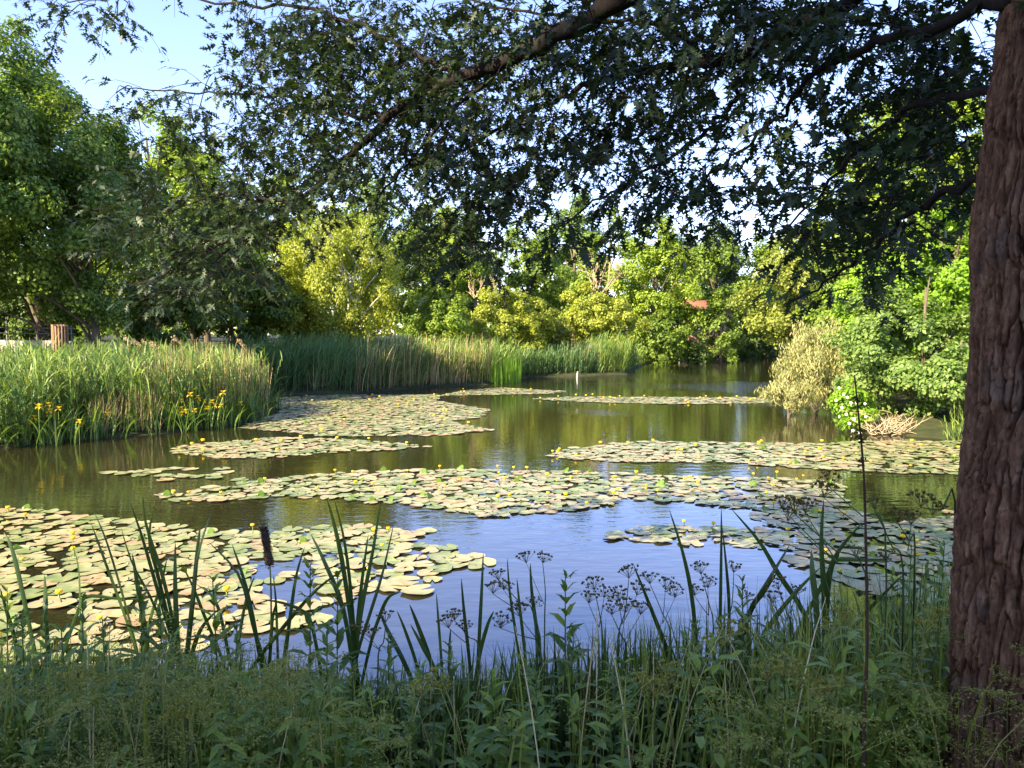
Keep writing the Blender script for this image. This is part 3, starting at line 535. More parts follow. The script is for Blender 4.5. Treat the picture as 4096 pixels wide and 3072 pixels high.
for nm, (pp, den) in PATCH.items():
    poly = px_poly(pp); lo, hi = poly.min(0), poly.max(0); far_ = 'far' in nm or 'upper' in nm; cell = {}; got = []
    n = int((hi - lo).prod() * 120); n = min(n, 55000); C = rng.uniform(lo, hi, (n, 2)); d, ins = seg_dist(C, poly); C = C[ins & (d > .03)]
    for h in HOLES:
        _, hi_ = seg_dist(C, h); C = C[~hi_]
    for x, y in C:
        r = float(.08 + .105 * rng.beta(1.6, 1.3)) * (1.1 if far_ else 1); k = (int(x / .4), int(y / .4)); ok = True
        for a in (-1, 0, 1):
            for b in (-1, 0, 1):
                for (x2, y2, r2) in cell.get((k[0] + a, k[1] + b), ()):
                    if (x - x2) ** 2 + (y - y2) ** 2 < ((r + r2) * .63) ** 2: ok = False; break
                if not ok: break
            if not ok: break
        if ok and rng.uniform() < den: cell.setdefault(k, []).append((x, y, r)); got.append((x, y, r, nm))
    pads += got
for px, py in [(430, 1893), (490, 1896), (545, 1890), (575, 1884), (560, 1902), (640, 1880), (700, 1876), (760, 1877), (650, 1905), (710, 1903), (740, 1907), (780, 1908), (850, 1902), (900, 1890), (890, 1878), (665, 1921), (610, 1890), (860, 1912), (960, 1920)]:
    b = onwater(px, py); pads.append((b[0], b[1], .17, 'loose row'))
pads.sort(key=lambda p: -p[2] / p[1])
def pad_geo(r=1., seed=0, k=18):
    g = np.random.default_rng(seed); th = np.linspace(rad(14), rad(346), k); rr = 1 + .06 * np.sin(th * 3 + g.uniform(0, 6)) + g.normal(size=k) * .025 - (seed % 4 == 1) * .3 * np.exp(-((th - g.uniform(1.5, 5)) / .3) ** 2); rr[0] *= .96; rr[-1] *= .96
    rim = np.column_stack([np.cos(th) * rr, np.sin(th) * rr * .92, .03 * np.sin(th * 2 + g.uniform(0, 6)) + .02 * np.sin(th * 5 + g.uniform(0, 6)) + .035]); inn = np.column_stack([np.cos(th) * .8, np.sin(th) * .74, np.full(k, .012)]); c = np.array([[.08, 0, .0]])
    V = np.concatenate([c, inn, rim]) * r; T = [[0, i + 1, i + 2] for i in range(k - 1)]; Q = [[i + 1, i + 1 + k, i + 2 + k, i + 2] for i in range(k - 1)]; return V, Q, T
pad_meshes = [MB().add(*pad_geo(1, s)).mesh('lily_pad', M['pad'], True) for s in range(10)]
NEAR = 280
for i, (x, y, r, nm) in enumerate(pads[:NEAR]):
    o = link('lily_pad', pad_meshes[i % 10], None, (x, y, .006 + U(0, .016)), U(0, 6.28), r); size = 'broad' if r > .165 else 'small' if r < .135 else 'middling'
    tag(o, f'{size} round notched lily pad floating in the {nm} of lilies', 'lily pad', 'lily pads on the pond')
V0 = [pad_geo(1, s) for s in range(10)]; mb = MB()
for i, (x, y, r, nm) in enumerate(pads[NEAR:]):
    V, Q, T = V0[i % 10]; a = U(0, 6.28); c, s = math.cos(a) * r, math.sin(a) * r
    mb.add(V @ np.array([[c, s, 0], [-s, c, 0], [0, 0, r]]) + [x, y, .006 + U(0, .016)], Q, T)
tag(mb.build('lily_pads', M['pad'], smooth=True), kind='stuff')
print('pads', len(pads))
# flowers: a cup of petals on a short stalk
def cup(r):
    prof = [(.15, -.5), (.75, -.42), (1, 0), (.92, .45), (.55, .62)]; k = 10; th = np.arange(k) * 2 * math.pi / k; V = []
    for j, (a, z) in enumerate(prof): V.append(np.column_stack([np.cos(th) * a * r * (1 + .08 * np.cos(5 * th)), np.sin(th) * a * r * (1 + .08 * np.cos(5 * th)), np.full(k, z * r + (.12 * r * np.cos(5 * th) if j > 2 else 0))]))
    V = np.concatenate(V + [np.array([[0, 0, .25 * r]])]); Q = [[j * k + i, j * k + (i + 1) % k, (j + 1) * k + (i + 1) % k, (j + 1) * k + i] for j in range(4) for i in range(k)]
    return V, Q, [[4 * k + i, 4 * k + (i + 1) % k, 5 * k] for i in range(k)]
fm = MB(); fm.add(*cup(.028)); flower_mesh = fm.mesh('petals', M['yflower'], True); sm_ = MB(); tube(sm_, [(0, 0, -.2), (.01, 0, -.1), (0, 0, -.012)], .006, 5); stem_mesh = sm_.mesh('stalk', M['curl'])
fm = MB(); fm.add(*cup(.036)); far_flower = fm.mesh('lily_flower', M['yflower'], True)
order = rng.permutation(len(pads)); cnt = {}; proto = None; nfl = 0
want = {'near left raft': 26, 'middle raft': 34, 'right raft': 34, 'upper left raft': 24, 'left strip': 11, 'right strip': 34, 'far strip': 22, 'far tongue': 6}
for i in order:
    x, y, r, nm = pads[i]
    if cnt.get(nm, 0) >= want.get(nm, 0): continue
    cnt[nm] = cnt.get(nm, 0) + 1; x += r * U(-1, 1); y += r * .9; hgt = U(.035, .13); lab = f'yellow water lily bud held above the pads of the {nm}'
    if y < 17:
        if proto is None:
            proto = thing('lily_flower', (x, y, hgt), lab, 'water lily', 'yellow water lilies'); link('petals', flower_mesh, proto); link('stalk', stem_mesh, proto)
        else: dup(proto, (x, y, hgt), U(0, 6), U(.75, 1.25), lab, 'yellow water lilies')
    else: tag(link('lily_flower', far_flower, None, (x, y, hgt), U(0, 6), U(.9, 1.3)), lab, 'water lily', 'yellow water lilies')
# folded leaves standing out of the water
def curl_geo(sd):
    g = np.random.default_rng(sd); k = 7; V = []
    for i in range(k):
        t = i / (k - 1); a = (t - .5) * math.pi * g.uniform(.8, 1.0); wv = .9 * math.sin(math.pi * (t * .8 + .1))
        V += [(math.sin(a) * .55, -.15 * wv, 0), (math.sin(a) * .75, -.05 + .3 * (1 - abs(a)), .45 * wv + .1), (math.sin(a) * .5, .35 * math.cos(a) + .1, .95 * wv)]
    return V, [[i * 3 + j, i * 3 + 3 + j, i * 3 + 4 + j, i * 3 + 1 + j] for i in range(k - 1) for j in (0, 1)]
curl_meshes = [MB().add(*curl_geo(s)).mesh('folded_leaf', M['curl'], True) for s in range(4)]
cnt = {}; want = {'near left raft': 10, 'middle raft': 24, 'right raft': 10, 'upper left raft': 16, 'right strip': 8}
for i in rng.permutation(len(pads)):
    x, y, r, nm = pads[i]
    if cnt.get(nm, 0) >= want.get(nm, 0): continue
    cnt[nm] = cnt.get(nm, 0) + 1
    tag(link('folded_lily_leaf', curl_meshes[i % 4], None, (x, y + .1, .0), U(-1.2, 1.2), U(.07, .125)), f'bright green lily leaf folded upright among the pads of the {nm}', 'lily leaf', 'folded lily leaves')

# ---------------------------------------------------------------- the near oak
TX, TY = (4128 - 2048) / F * 3.05, 3.05
oak = thing('oak_tree', (TX, TY, gz(TX, TY)), 'shaded oak in the foreground, furrowed brown trunk at the right edge and dark boughs overhead', 'tree')
ledge = np.array([(-900, 4010), (-300, 3985), (0, 3962), (280, 3936), (480, 3905), (700, 3890), (900, 3872), (1020, 3874), (1150, 3886), (1400, 3882), (1800, 3866), (2000, 3858), (2500, 3845), (3072, 3838), (3600, 3800)], float)
zs = np.linspace(gz(TX, TY) - .2, 5.6, 860); k = 380; th = np.arange(k) * 2 * math.pi / k
ypix = np.array([1340 - (z - CAMZ) / 3.05 * F for z in zs]); ed = np.interp(ypix, ledge[:, 0], ledge[:, 1])
R0 = .262 - .012 * (zs - 1); lx = (ed - 2048) / F * 3.05; cx = TY * np.tan(np.arctan((ed - 2048) / F) + np.arcsin((R0 - .004) / math.hypot(TX, TY)))
V = np.zeros((len(zs), k, 3))
for i, z in enumerate(zs):
    for j in range(k):
        c, s = math.cos(th[j]), math.sin(th[j]); wob = mnoise.noise((c * 1.2, s * 1.2, z * 1.5)) * .02
        tw_ = mnoise.noise((c * 2.2, s * 2.2, z * 3.1)) * .09
        tw2 = mnoise.noise((c * 5, s * 5, z * 9)) * .16 + mnoise.noise((c * 11, s * 11, z * 22)) * .07
        d1 = mnoise.voronoi((c * 6.4 + tw_ * 3 + tw2, s * 6.4 + tw_ * 3 - tw2, z * 3. + tw_ + tw2))[0]; f = min(1, (d1[1] - d1[0]) / .17)
        d2 = mnoise.voronoi((c * 8 + 5 + tw2 * 2, s * 8 + tw_ * 5, z * 10 + tw2 * 3))[0]; f2 = min(1, (d2[1] - d2[0]) / .12)
        r = R0[i] * (1 - .01) + wob + (.048 * (f ** .7 - .8) + .012 * (f2 * f - .6)) * (.75 + .5 * mnoise.noise((c * 3, s * 3, z * 4 + 9))) + .008 * mnoise.noise((c * 14, s * 14, z * 16)) + .006 * mnoise.noise((c * 34, s * 34, z * 50))
        V[i, j] = (cx[i] + c * r, TY + s * r, z)
i_ = np.arange(len(zs) - 1)[:, None] * k; j_ = np.arange(k)[None]; j2 = (j_ + 1) % k
MB().add(V.reshape(-1, 3), np.stack([i_ + j_, i_ + j2, i_ + k + j2, i_ + k + j_], -1).reshape(-1, 4)).build('trunk', M['trunk'], oak)
LIMBS = [
 ([(2215, -560, 3.1), (1900, -330, 3.9), (1500, -110, 4.6), (1340, 0, 5), (1185, 85, 5.3), (1100, 130, 5.5), (1000, 165, 5.7), (930, 195, 5.9), (850, 240, 6.1), (790, 300, 6.3), (720, 370, 6.5), (640, 440, 6.7), (560, 500, 6.9), (470, 560, 7.1)], .085, .010),
 ([(2215, -260, 3.1), (2000, -80, 3.8), (1840, 0, 4.2), (1740, 50, 4.4), (1640, 100, 4.7), (1540, 135, 5.0), (1400, 150, 5.3), (1290, 175, 5.6), (1200, 220, 5.9), (1130, 250, 6.1), (1000, 330, 6.5), (900, 420, 6.7)], .05, .008),
 ([(1640, 100, 4.7), (1600, 190, 4.9), (1560, 250, 5.1), (1480, 320, 5.4), (1350, 400, 5.8), (1250, 460, 6), (1180, 520, 6.1)], .02, .006),
 ([(2200, -10, 3.05), (1960, 75, 3.6), (1830, 120, 4), (1760, 160, 4.2), (1690, 240, 4.5), (1600, 330, 4.8), (1480, 430, 5.2)], .026, .006),
 ([(2190, 350, 3.05), (2060, 410, 3.4), (1980, 450, 3.6), (1900, 520, 3.9), (1800, 600, 4.3), (1700, 660, 4.6)], .02, .005),
 ([(1000, 165, 5.7), (900, 120, 5.9), (800, 60, 6.2), (650, 20, 6.5), (500, 10, 6.9), (320, -10, 7.2), (150, 5, 7.4)], .022, .006),
 ([(850, 240, 6.1), (760, 250, 6.4), (650, 215, 6.7), (520, 205, 7.0), (400, 200, 7.2), (260, 185, 7.4)], .018, .005),
 ([(640, 440, 6.7), (500, 420, 7), (400, 440, 7.2), (280, 470, 7.4)], .014, .005),
 ([(560, 500, 6.9), (450, 540, 7), (350, 590, 7.1), (280, 620, 7.2)], .012, .005),
 ([(2190, 180, 3.05), (2060, 210, 3.5), (1940, 250, 3.9), (1850, 330, 4.2), (1760, 430, 4.5), (1680, 520, 4.9)], .02, .005),
 ([(1540, 135, 5), (1440, 60, 5.3), (1300, 40, 5.6), (1100, 20, 6), (900, -40, 6.4)], .02, .006),
 ([(1100, 130, 5.5), (960, 260, 5.9), (860, 380, 6.3), (760, 470, 6.6)], .016, .005)]
nodes = []
for pts, r0, r1 in LIMBS:
    P = curve([at(x * q, y * q, d) for x, y, d in pts], len(pts) * 5); P[1:-1] += rng.normal(size=(len(P) - 2, 3)) * .012
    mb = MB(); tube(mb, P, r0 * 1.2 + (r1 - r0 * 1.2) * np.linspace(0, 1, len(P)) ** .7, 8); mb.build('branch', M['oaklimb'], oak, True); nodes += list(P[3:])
DEN = """2 6 6 1 0 7 8 8 8 3 5 7 8 9 9 9 9 8 8 6 5
0 1 0 0 0 5 8 9 9 7 7 8 9 9 9 9 9 8 7 6 5
0 0 0 0 0 3 8 9 9 9 9 9 9 9 9 8 6 4 5 6 5
0 0 1 2 3 4 9 9 9 9 9 9 9 9 8 7 4 3 4 5 5
0 0 2 3 4 7 9 9 9 9 9 8 8 8 8 6 3 2 3 5 6
0 0 0 1 3 8 9 9 9 9 9 8 8 8 8 7 3 2 3 6 6
0 0 0 1 4 9 8 9 9 9 8 8 7 8 8 7 2 4 6 7 5
0 0 2 4 7 9 9 9 7 8 8 8 3 8 8 6 1 5 7 6 4
0 0 4 6 9 9 9 6 4 6 8 8 2 7 7 7 2 6 8 6 4
0 0 5 7 9 9 5 0 3 6 8 7 1 4 4 5 3 5 7 5 3
0 0 4 5 9 7 0 0 0 3 5 2 0 0 1 2 1 4 6 3 1
0 0 3 5 8 5 0 0 0 1 1 0 0 0 0 0 0 2 4 1 0
0 0 1 4 6 3 0 0 0 0 0 0 0 0 0 0 0 1 1 0 0"""
DEN = [[int(v) for v in l.split()] for l in DEN.splitlines()]
tg = []
for r_, row in enumerate(DEN):
    for c_, v in enumerate(row):
        x0_ = c_
        for _ in range(rng.poisson(v * (1.5 if x0_ < 11 else 1.2))):
            x, y = c_ * 100 + U(0, 100), r_ * 50 + U(0, 50); D = 7.5 - 3.7 * min(max((x - 150) / 1900, 0), 1) + rng.normal() * .5
            tg.append(at(x * q, y * q, max(D + .3, 3.5)))
for _ in range(420):        # boughs above the top of the picture
    x, y = U(200, 2400), U(-900, -20); D = 7.5 - 3.7 * min(max((x - 150) / 1900, 0), 1) + rng.normal() * .9; tg.append(at(x * q, y * q, max(D, 2.6)))
tg = np.array(tg); nodes = np.array(nodes)
dist = np.array([np.min(np.linalg.norm(nodes - t, axis=1)) for t in tg]); tg = tg[np.argsort(dist)]
twigs = MB(); lp, la, ln_, ls = [], [], [], []
for t in tg:
    dd = np.linalg.norm(nodes - t, axis=1); i = int(np.argmin(dd)); b = nodes[i]; L_ = dd[i]
    hv = norm(t - b); mid_ = (b + t) / 2 + np.array([0, 0, .10 * L_]) + rng.normal(size=3) * .06 * L_
    P = curve([b, mid_, t], 6); tube(twigs, P, np.linspace(min(.009, .003 + L_ * .006), .0025, 6), 4); nodes = np.vstack([nodes, P[2:]])
    od = norm(hv * .5 + np.array([U(-1, .5), U(-.7, .7), U(-.75, .25)])); k = int(U(10, 18)); sl = U(.22, .42)
    s = curve([t, t + od * sl * .5 + [0, 0, .02], t + od * sl + [0, 0, -.06]], 5); tube(twigs, s, np.linspace(.0028, .0012, 5), 3)
    u = U(-.2, 1.05, k); base = t + od * sl * u[:, None]; side = norm(np.cross(od, [0, 0, 1]) + 1e-6); sg = rng.choice([-1, 1], k)
    ax = norm(od * U(.2, .8, (k, 1)) + side * sg[:, None] * U(.3, 1., (k, 1)) + np.column_stack([rng.normal(size=k) * .3, rng.normal(size=k) * .3, U(-.9, .15, k)]))
    lp.append(base + ax * .03); la.append(ax); ln_.append(np.column_stack([rng.normal(size=k) * .55, rng.normal(size=k) * .55, np.ones(k)])); ls.append(U(.07, .118, k))
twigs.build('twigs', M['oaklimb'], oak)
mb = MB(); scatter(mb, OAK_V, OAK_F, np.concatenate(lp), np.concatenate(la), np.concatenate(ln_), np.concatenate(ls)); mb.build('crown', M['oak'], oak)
print('oak leaves', sum(map(len, lp)))

# ---------------------------------------------------------------- near bank plants
def sword(mb, pts, d, w=.026, dd=0.):
    """one stiff blade through photo points listed tip first, running on down to its root"""
    n = len(pts); P = [at(x, y, d - dd * (1 - i / max(n - 1, 1))) for i, (x, y) in enumerate(pts)]; P = P[::-1]; b = P[0]; dr = norm(P[0] - P[1]); g = min(gz(b[0], d), .1)
    if b[2] > g + .05:
        tt = min((b[2] - g) / max(-dr[2], .35), 1.2); P = [np.array([b[0] + dr[0] * tt * .7, b[1], g - .02])] + P
    C = curve(P, 14); t = np.linspace(0, 1, 14); wd = w * .5 * np.minimum(1, (1 - t) ** .75 * 1.9) * (.75 + .25 * t) + .0008
    T = norm(np.gradient(C, axis=0)); a = U(-.6, .6); sd = norm(np.cross(T, np.array([math.sin(a), -math.cos(a), 0]))); nr = np.cross(sd, T)
    V = np.stack([C - sd * wd[:, None], C + nr * wd[:, None] * .35, C + sd * wd[:, None]], 1).reshape(-1, 3); i = np.arange(13)[:, None] * 3 + np.arange(2)[None]
    mb.add(V, np.stack([i, i + 1, i + 4, i + 3], -1).reshape(-1, 4))
c1 = lambda x, y: (x / 1.3045, 1800 + y / 1.3045)
c2 = lambda x, y: (1366 + x / 1.3045, 1800 + y / 1.3045)
c3 = lambda x, y: (2732 + x / 1.3045, 1800 + y / 1.3045)
def clump(label, fn, leaves, d, w=.027):
    mb = MB()
    for lf in leaves: sword(mb, [fn(*p) for p in lf], d + U(-.15, .15), w * U(.85, 1.2), U(-.1, .15))
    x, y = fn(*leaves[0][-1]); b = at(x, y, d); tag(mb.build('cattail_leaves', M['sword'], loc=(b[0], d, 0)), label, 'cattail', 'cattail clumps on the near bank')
clump('lone cattail blade nearest the left edge of the near bank', c1, [[(20, 430), (70, 540), (150, 900)], [(0, 720), (40, 860), (90, 1050)]], 4.9)
clump('single short upright cattail blade second from the left edge', c1, [[(232, 650), (238, 780), (240, 920)]], 4.8, .03)
clump('cattail blade rising straight from the dark willowherb near the left', c1, [[(370, 475), (410, 620), (422, 900)], [(760, 760 + 20), (600, 775), (460, 765), (400, 860)]], 4.9)
clump('pair of tall cattail blades leaning left, left of the big fan', c1, [[(475, 380), (540, 560), (690, 980)], [(490, 320), (570, 520), (700, 980)], [(870, 570), (840, 700), (760, 980)], [(690, 540), (715, 690), (760, 960)]], 5.0)
clump('largest fan of cattail blades left of the brown seed head', c1, [[(632, 405), (690, 590), (800, 800), (930, 1120)], [(676, 265), (740, 450), (830, 760), (940, 1150)], [(745, 235), (765, 400), (860, 700), (950, 1150)], [(808, 290), (778, 460), (830, 680), (945, 1170)], [(915, 480), (915, 740), (935, 1180)], [(1110, 310), (1040, 520), (1000, 800), (960, 1190)], [(1045, 400), (1030, 520), (1000, 850), (965, 1190)], [(600, 900), (760, 960), (920, 1180)], [(1140, 830), (1040, 950), (970, 1190)]], 4.7, .03)
clump('cattail blades bending left beneath the brown seed head', c1, [[(1088, 480), (1250, 660), (1330, 950), (1400, 1180)], [(1210, 490), (1290, 740), (1370, 1160)], [(945, 590), (1010, 720), (1060, 850), (1180, 1150)], [(1025, 700), (1130, 800), (1200, 1100)], [(1330, 655), (1280, 800), (1230, 1100)], [(1440, 800), (1420, 900), (1405, 1150)]], 4.9)
clump('cattail blades crossing just right of the brown seed head', c1, [[(1590, 505), (1545, 660), (1510, 900), (1470, 1180)], [(1790, 625), (1640, 740), (1450, 960), (1290, 1180)], [(1365, 780), (1480, 800), (1600, 860), (1650, 1020)], [(1425, 650), (1440, 800), (1450, 1100)], [(1520, 880), (1500, 1000), (1480, 1180)]], 4.8)
clump('tall fan of cattail blades left of the open blue water', c2, [[(-78, 250), (-40, 380), (10, 620), (70, 1060)], [(-40, 250), (10, 450), (45, 700), (75, 1060)], [(205, 262), (165, 520), (110, 800), (75, 1060)], [(275, 375), (215, 640), (150, 850), (80, 1080)], [(140, 440), (105, 700), (70, 1060)], [(310, 740), (250, 765), (205, 850), (140, 1060)], [(-160, 440), (-100, 560), (0, 800), (50, 1060)]], 4.8)
clump('low cattail blades leaning left before the open blue water', c2, [[(290, 840), (335, 950), (400, 1150)], [(355, 805), (400, 920), (480, 1150)], [(360, 910), (420, 1020), (500, 1180)], [(200, 850), (250, 960), (350, 1160)]], 4.7)
clump('slender upright cattail blade alone at the left of the open blue water', c2, [[(495, 750), (505, 880), (525, 1150)], [(570, 930), (565, 1000), (560, 1150)]], 4.8, .02)
clump('dark upright cattail blade with a slimmer one in the middle of the blue water', c2, [[(740, 535), (730, 760), (712, 1120)], [(625, 670), (640, 850), (670, 1130)], [(795, 840), (760, 920), (715, 1100)]], 4.8, .027)
clump('cattail blades leaning left behind the double seed umbel at the centre', c2, [[(865, 565), (880, 760), (930, 1100)], [(985, 590), (995, 760), (1040, 1100)], [(915, 670), (930, 820), (960, 1100)]], 4.9, .024)
clump('pair of cattail blades right of the seed umbels at the centre', c2, [[(1710, 310), (1782, 540), (1830, 780), (1860, 1120)], [(1520, 590), (1600, 790), (1700, 1050), (1740, 1200)]], 4.7, .03)
clump('two cattail blades standing side by side between the leaning ones', c3, [[(200, 300), (200, 500), (195, 850), (195, 1050)], [(205, 400), (225, 600), (240, 800), (240, 1050)]], 4.8, .03)
clump('broad cattail blade leaning far left, crossed by another', c3, [[(250, 305), (400, 480), (500, 650), (620, 830), (700, 1050)], [(560, 490), (470, 640), (340, 860), (250, 1060)], [(720, 610), (600, 730), (470, 890), (380, 1060)], [(490, 640), (420, 740), (330, 900)]], 4.6, .032)
clump('thick upright cattail blades just left of the tall dark stem', c3, [[(735, 255), (722, 480), (738, 800), (740, 1200)], [(930, 385), (810, 530), (760, 680), (745, 1000)], [(670, 520), (676, 650), (700, 900)], [(1160, 640), (1040, 760), (900, 920), (800, 1180)], [(1090, 560 + 20), (960, 575), (810, 575), (760, 640)]], 4.5, .034)

# cattail with its brown head
hd = 4.8; hp = [at(*c1(x, y), hd) for x, y in [(1345, 315), (1362, 380), (1375, 400), (1392, 500), (1408, 605), (1415, 800), (1412, 1150)]]
o = thing('cattail', (hp[-1][0], hd, 0), 'cattail with ragged brown seed head standing before the lily pads', 'cattail')
mb = MB(); tube(mb, curve([np.array([hp[-1][0], hd, -.05])] + hp[::-1], 20), np.linspace(.007, .002, 20), 6); mb.build('stalk', M['umbelstem'], o)
P = curve(hp[2:5][::-1], 30); mb = MB(); tube(mb, P, .024 * np.array([.3, .5, .65] + [.98 + .1 * math.sin(i * .5) + .05 * U(-1, 1) for i in range(25)] + [.9, .5]), 12)
kk = 600; ii_ = rng.integers(0, 30, kk); dr = sphere_dirs(kk) * [1, 1, .5]; scatter(mb, RH_V * [.5, 1, 1], RH_F, P[ii_] + dr * .018, dr, sphere_dirs(kk), U(.008, .022, kk)); mb.build('seed_head', M['cattail'], o)

# tall dark bare stem
o_pts = [at(x, y, 2.7) for x, y in [(3418, 1500), (3432, 1640), (3455, 1900), (3465, 2250), (3468, 2600), (3456, 2900), (3460, 3200)]]
mb = MB(); tube(mb, curve(o_pts[::-1], 40), np.linspace(.0075, .0025, 40) * (1 + .12 * np.sin(np.arange(40) * 1.9)), 7)
for x, y in [(3425, 1600), (3440, 1760), (3452, 1840)]:
    p_ = at(x, y, 2.7); kk = 14; scatter(mb, RH_V, RH_F, p_ + rng.normal(size=(kk, 3)) * .006, sphere_dirs(kk) + [0, 0, .6], sphere_dirs(kk), .014)
tag(mb.build('dock_stem', M['ironstem'], loc=o_pts[-1]), 'tall thin dark brown stem rising alone left of the oak trunk', 'plant stem')

# willowherb: upright stem with crossed pairs of lance leaves
def herb_proto(h, npair, ll, mat):
    st = MB(); tube(st, [(0, 0, -.1), (.01, 0, h * .5), (0, .01, h)], [.006, .005, .003], 5); lv = MB(); pos, ax, nr, sz = [], [], [], []
    for i in range(npair):
        t = (i + .6) / npair; z = h * (.12 + .88 * t); f = min(1, 1.45 * (1 - t) + .28) * (.75 + .5 * min(t * 2, .5))
        for s in range(2 if i < npair - 3 else 3):
            a = i * 1.62 + s * (math.pi if i < npair - 3 else 2.1) + rng.normal() * .2; up = .25 + 1.1 * t ** 2
            pos.append((0, 0, z)); ax.append((math.cos(a), math.sin(a), up + rng.normal() * .15)); nr.append((-math.cos(a) * up, -math.sin(a) * up, 1)); sz.append(ll * f * U(.85, 1.15))
        if rng.uniform() < .5 and t > .3:
            a = i * 1.62; pos.append((math.cos(a) * .02, math.sin(a) * .02, z)); ax.append((math.cos(a), math.sin(a), 1.6)); nr.append((-math.cos(a), -math.sin(a), .8)); sz.append(ll * .45)
    scatter(lv, LAN_V * [1.5, 1, 1.2], LAN_F, np.array(pos), np.array(ax, float), np.array(nr, float), np.array(sz)); return st.mesh('stem', M['umbelstem']), lv.mesh('leaves', mat)
herbs = [herb_proto(1., 13, .19, M['herb']) for _ in range(4)] + [herb_proto(1., 17, .16, M['herb']) for _ in range(2)]
dappled_leaves = herb_proto(1., 14, .2, M['fresh'])[1]  # lighter leaf colour paints a sun dapple onto two of the plants
HERB = [(c1(30, 715), 4.6, 'willowherb at the very left edge of the near bank'), (c1(430, 765), 4.3, 'broad dark willowherb under the third cattail blade from the left'), (c1(735, 715), 4.6, 'willowherb in front of the leaning pair of cattail blades'),
        (c1(1115, 665), 4.4, 'tall bushy willowherb left of the brown cattail head'), (c1(1610, 600), 4.5, 'willowherb with drooping leaves right of the brown cattail head'), (c1(545, 880), 4.0, 'short dark willowherb with wide leaves near the left'),
        (c1(230, 920), 4.2, 'small willowherb between the two leftmost cattail blades'), (c1(1760, 640), 4.7, 'willowherb at the foot of the tall fan by the blue water'), (c1(900, 960), 4.0, 'low willowherb at the foot of the largest cattail fan'),
        (c1(1400, 1120), 3.8, 'low willowherb below the brown cattail head'), (c1(620, 1130), 3.6, 'low leafy willowherb in the lower left'), (c2(250, 960), 4.2, 'willowherb leaning beside the low cattail blades'), (c2(560, 1010), 4.2, 'short willowherb below the slender lone blade'),
        (c2(1175, 645), 4.3, 'tallest willowherb standing against the blue water at the centre'), (c2(790, 1150), 3.6, 'bright green willowherb low at the centre'), (c2(880, 1390), 3.4, 'small bright willowherb right of the low bright one'), (c2(1205, 960), 4.1, 'willowherb below the tallest one at the centre'),
        (c3(310, 670), 4.4, 'willowherb beside the two side by side blades'), (c3(1190, 490), 5.4, 'willowherb bush left of the oak trunk, its left stem'), (c3(1360, 480), 5.5, 'willowherb bush left of the oak trunk, its middle stem'), (c3(1270, 600), 5.2, 'willowherb bush left of the oak trunk, its front stem'),
        (c3(1400, 690), 5.2, 'leafy willowherb touching the oak trunk'), (c3(1100, 640), 5.3, 'willowherb right of the tall dark stem'), (c2(60, 1080), 4.0, 'willowherb under the fan by the blue water'), (c3(60, 900), 4.2, 'willowherb among seed umbels right of centre'),
        (c1(120, 850), 4.0, 'leafy willowherb between the left edge and the first cattail blade'), (c1(330, 930), 3.8, 'willowherb in front of the broad dark one near the left'), (c1(830, 800), 4.4, 'willowherb rising inside the largest cattail fan'),
        (c1(1010, 1080), 3.5, 'low leafy willowherb in front of the largest cattail fan'), (c1(1230, 880), 4.2, 'willowherb right of the tall bushy one, left of the cattail stalk'), (c1(1700, 900), 4.0, 'willowherb in front of the one with drooping leaves'),
        (c1(60, 1150), 3.4, 'low willowherb in the lower left corner'), (c1(420, 1180), 3.3, 'wide leaved low willowherb at the lower left'), (c2(420, 1120), 3.7, 'low willowherb in front of the leaning low cattail blades'),
        (c2(1010, 1180), 3.5, 'willowherb low between the bright ones at the centre'), (c2(1420, 1090), 3.7, 'low willowherb left of the pale yellow seed umbel'), (c3(420, 960), 3.8, 'low willowherb in front of the crossing broad blades'), (c3(1180, 900), 3.6, 'willowherb low between the dark stem and the oak trunk')]
for i, ((x, y), d, lab) in enumerate(HERB):
    tp = at(x, y, d); g0 = max(gz(tp[0], d), -.1); h = max(tp[2] - g0, .35); sm, lm = herbs[i % 6]; o = thing('willowherb', (tp[0], d, g0), lab, 'willowherb', 'willowherbs on the near bank')
    sx = .7 + .3 * h if h < 1 else 1.
    if 'bright' in lab and 'between' not in lab: lm = dappled_leaves
    for nm, me in (('stem', sm), ('leaves', lm)):
        c = link(nm, me, o, (0, 0, 0), U(0, 6)); c.scale = (sx, sx, h)

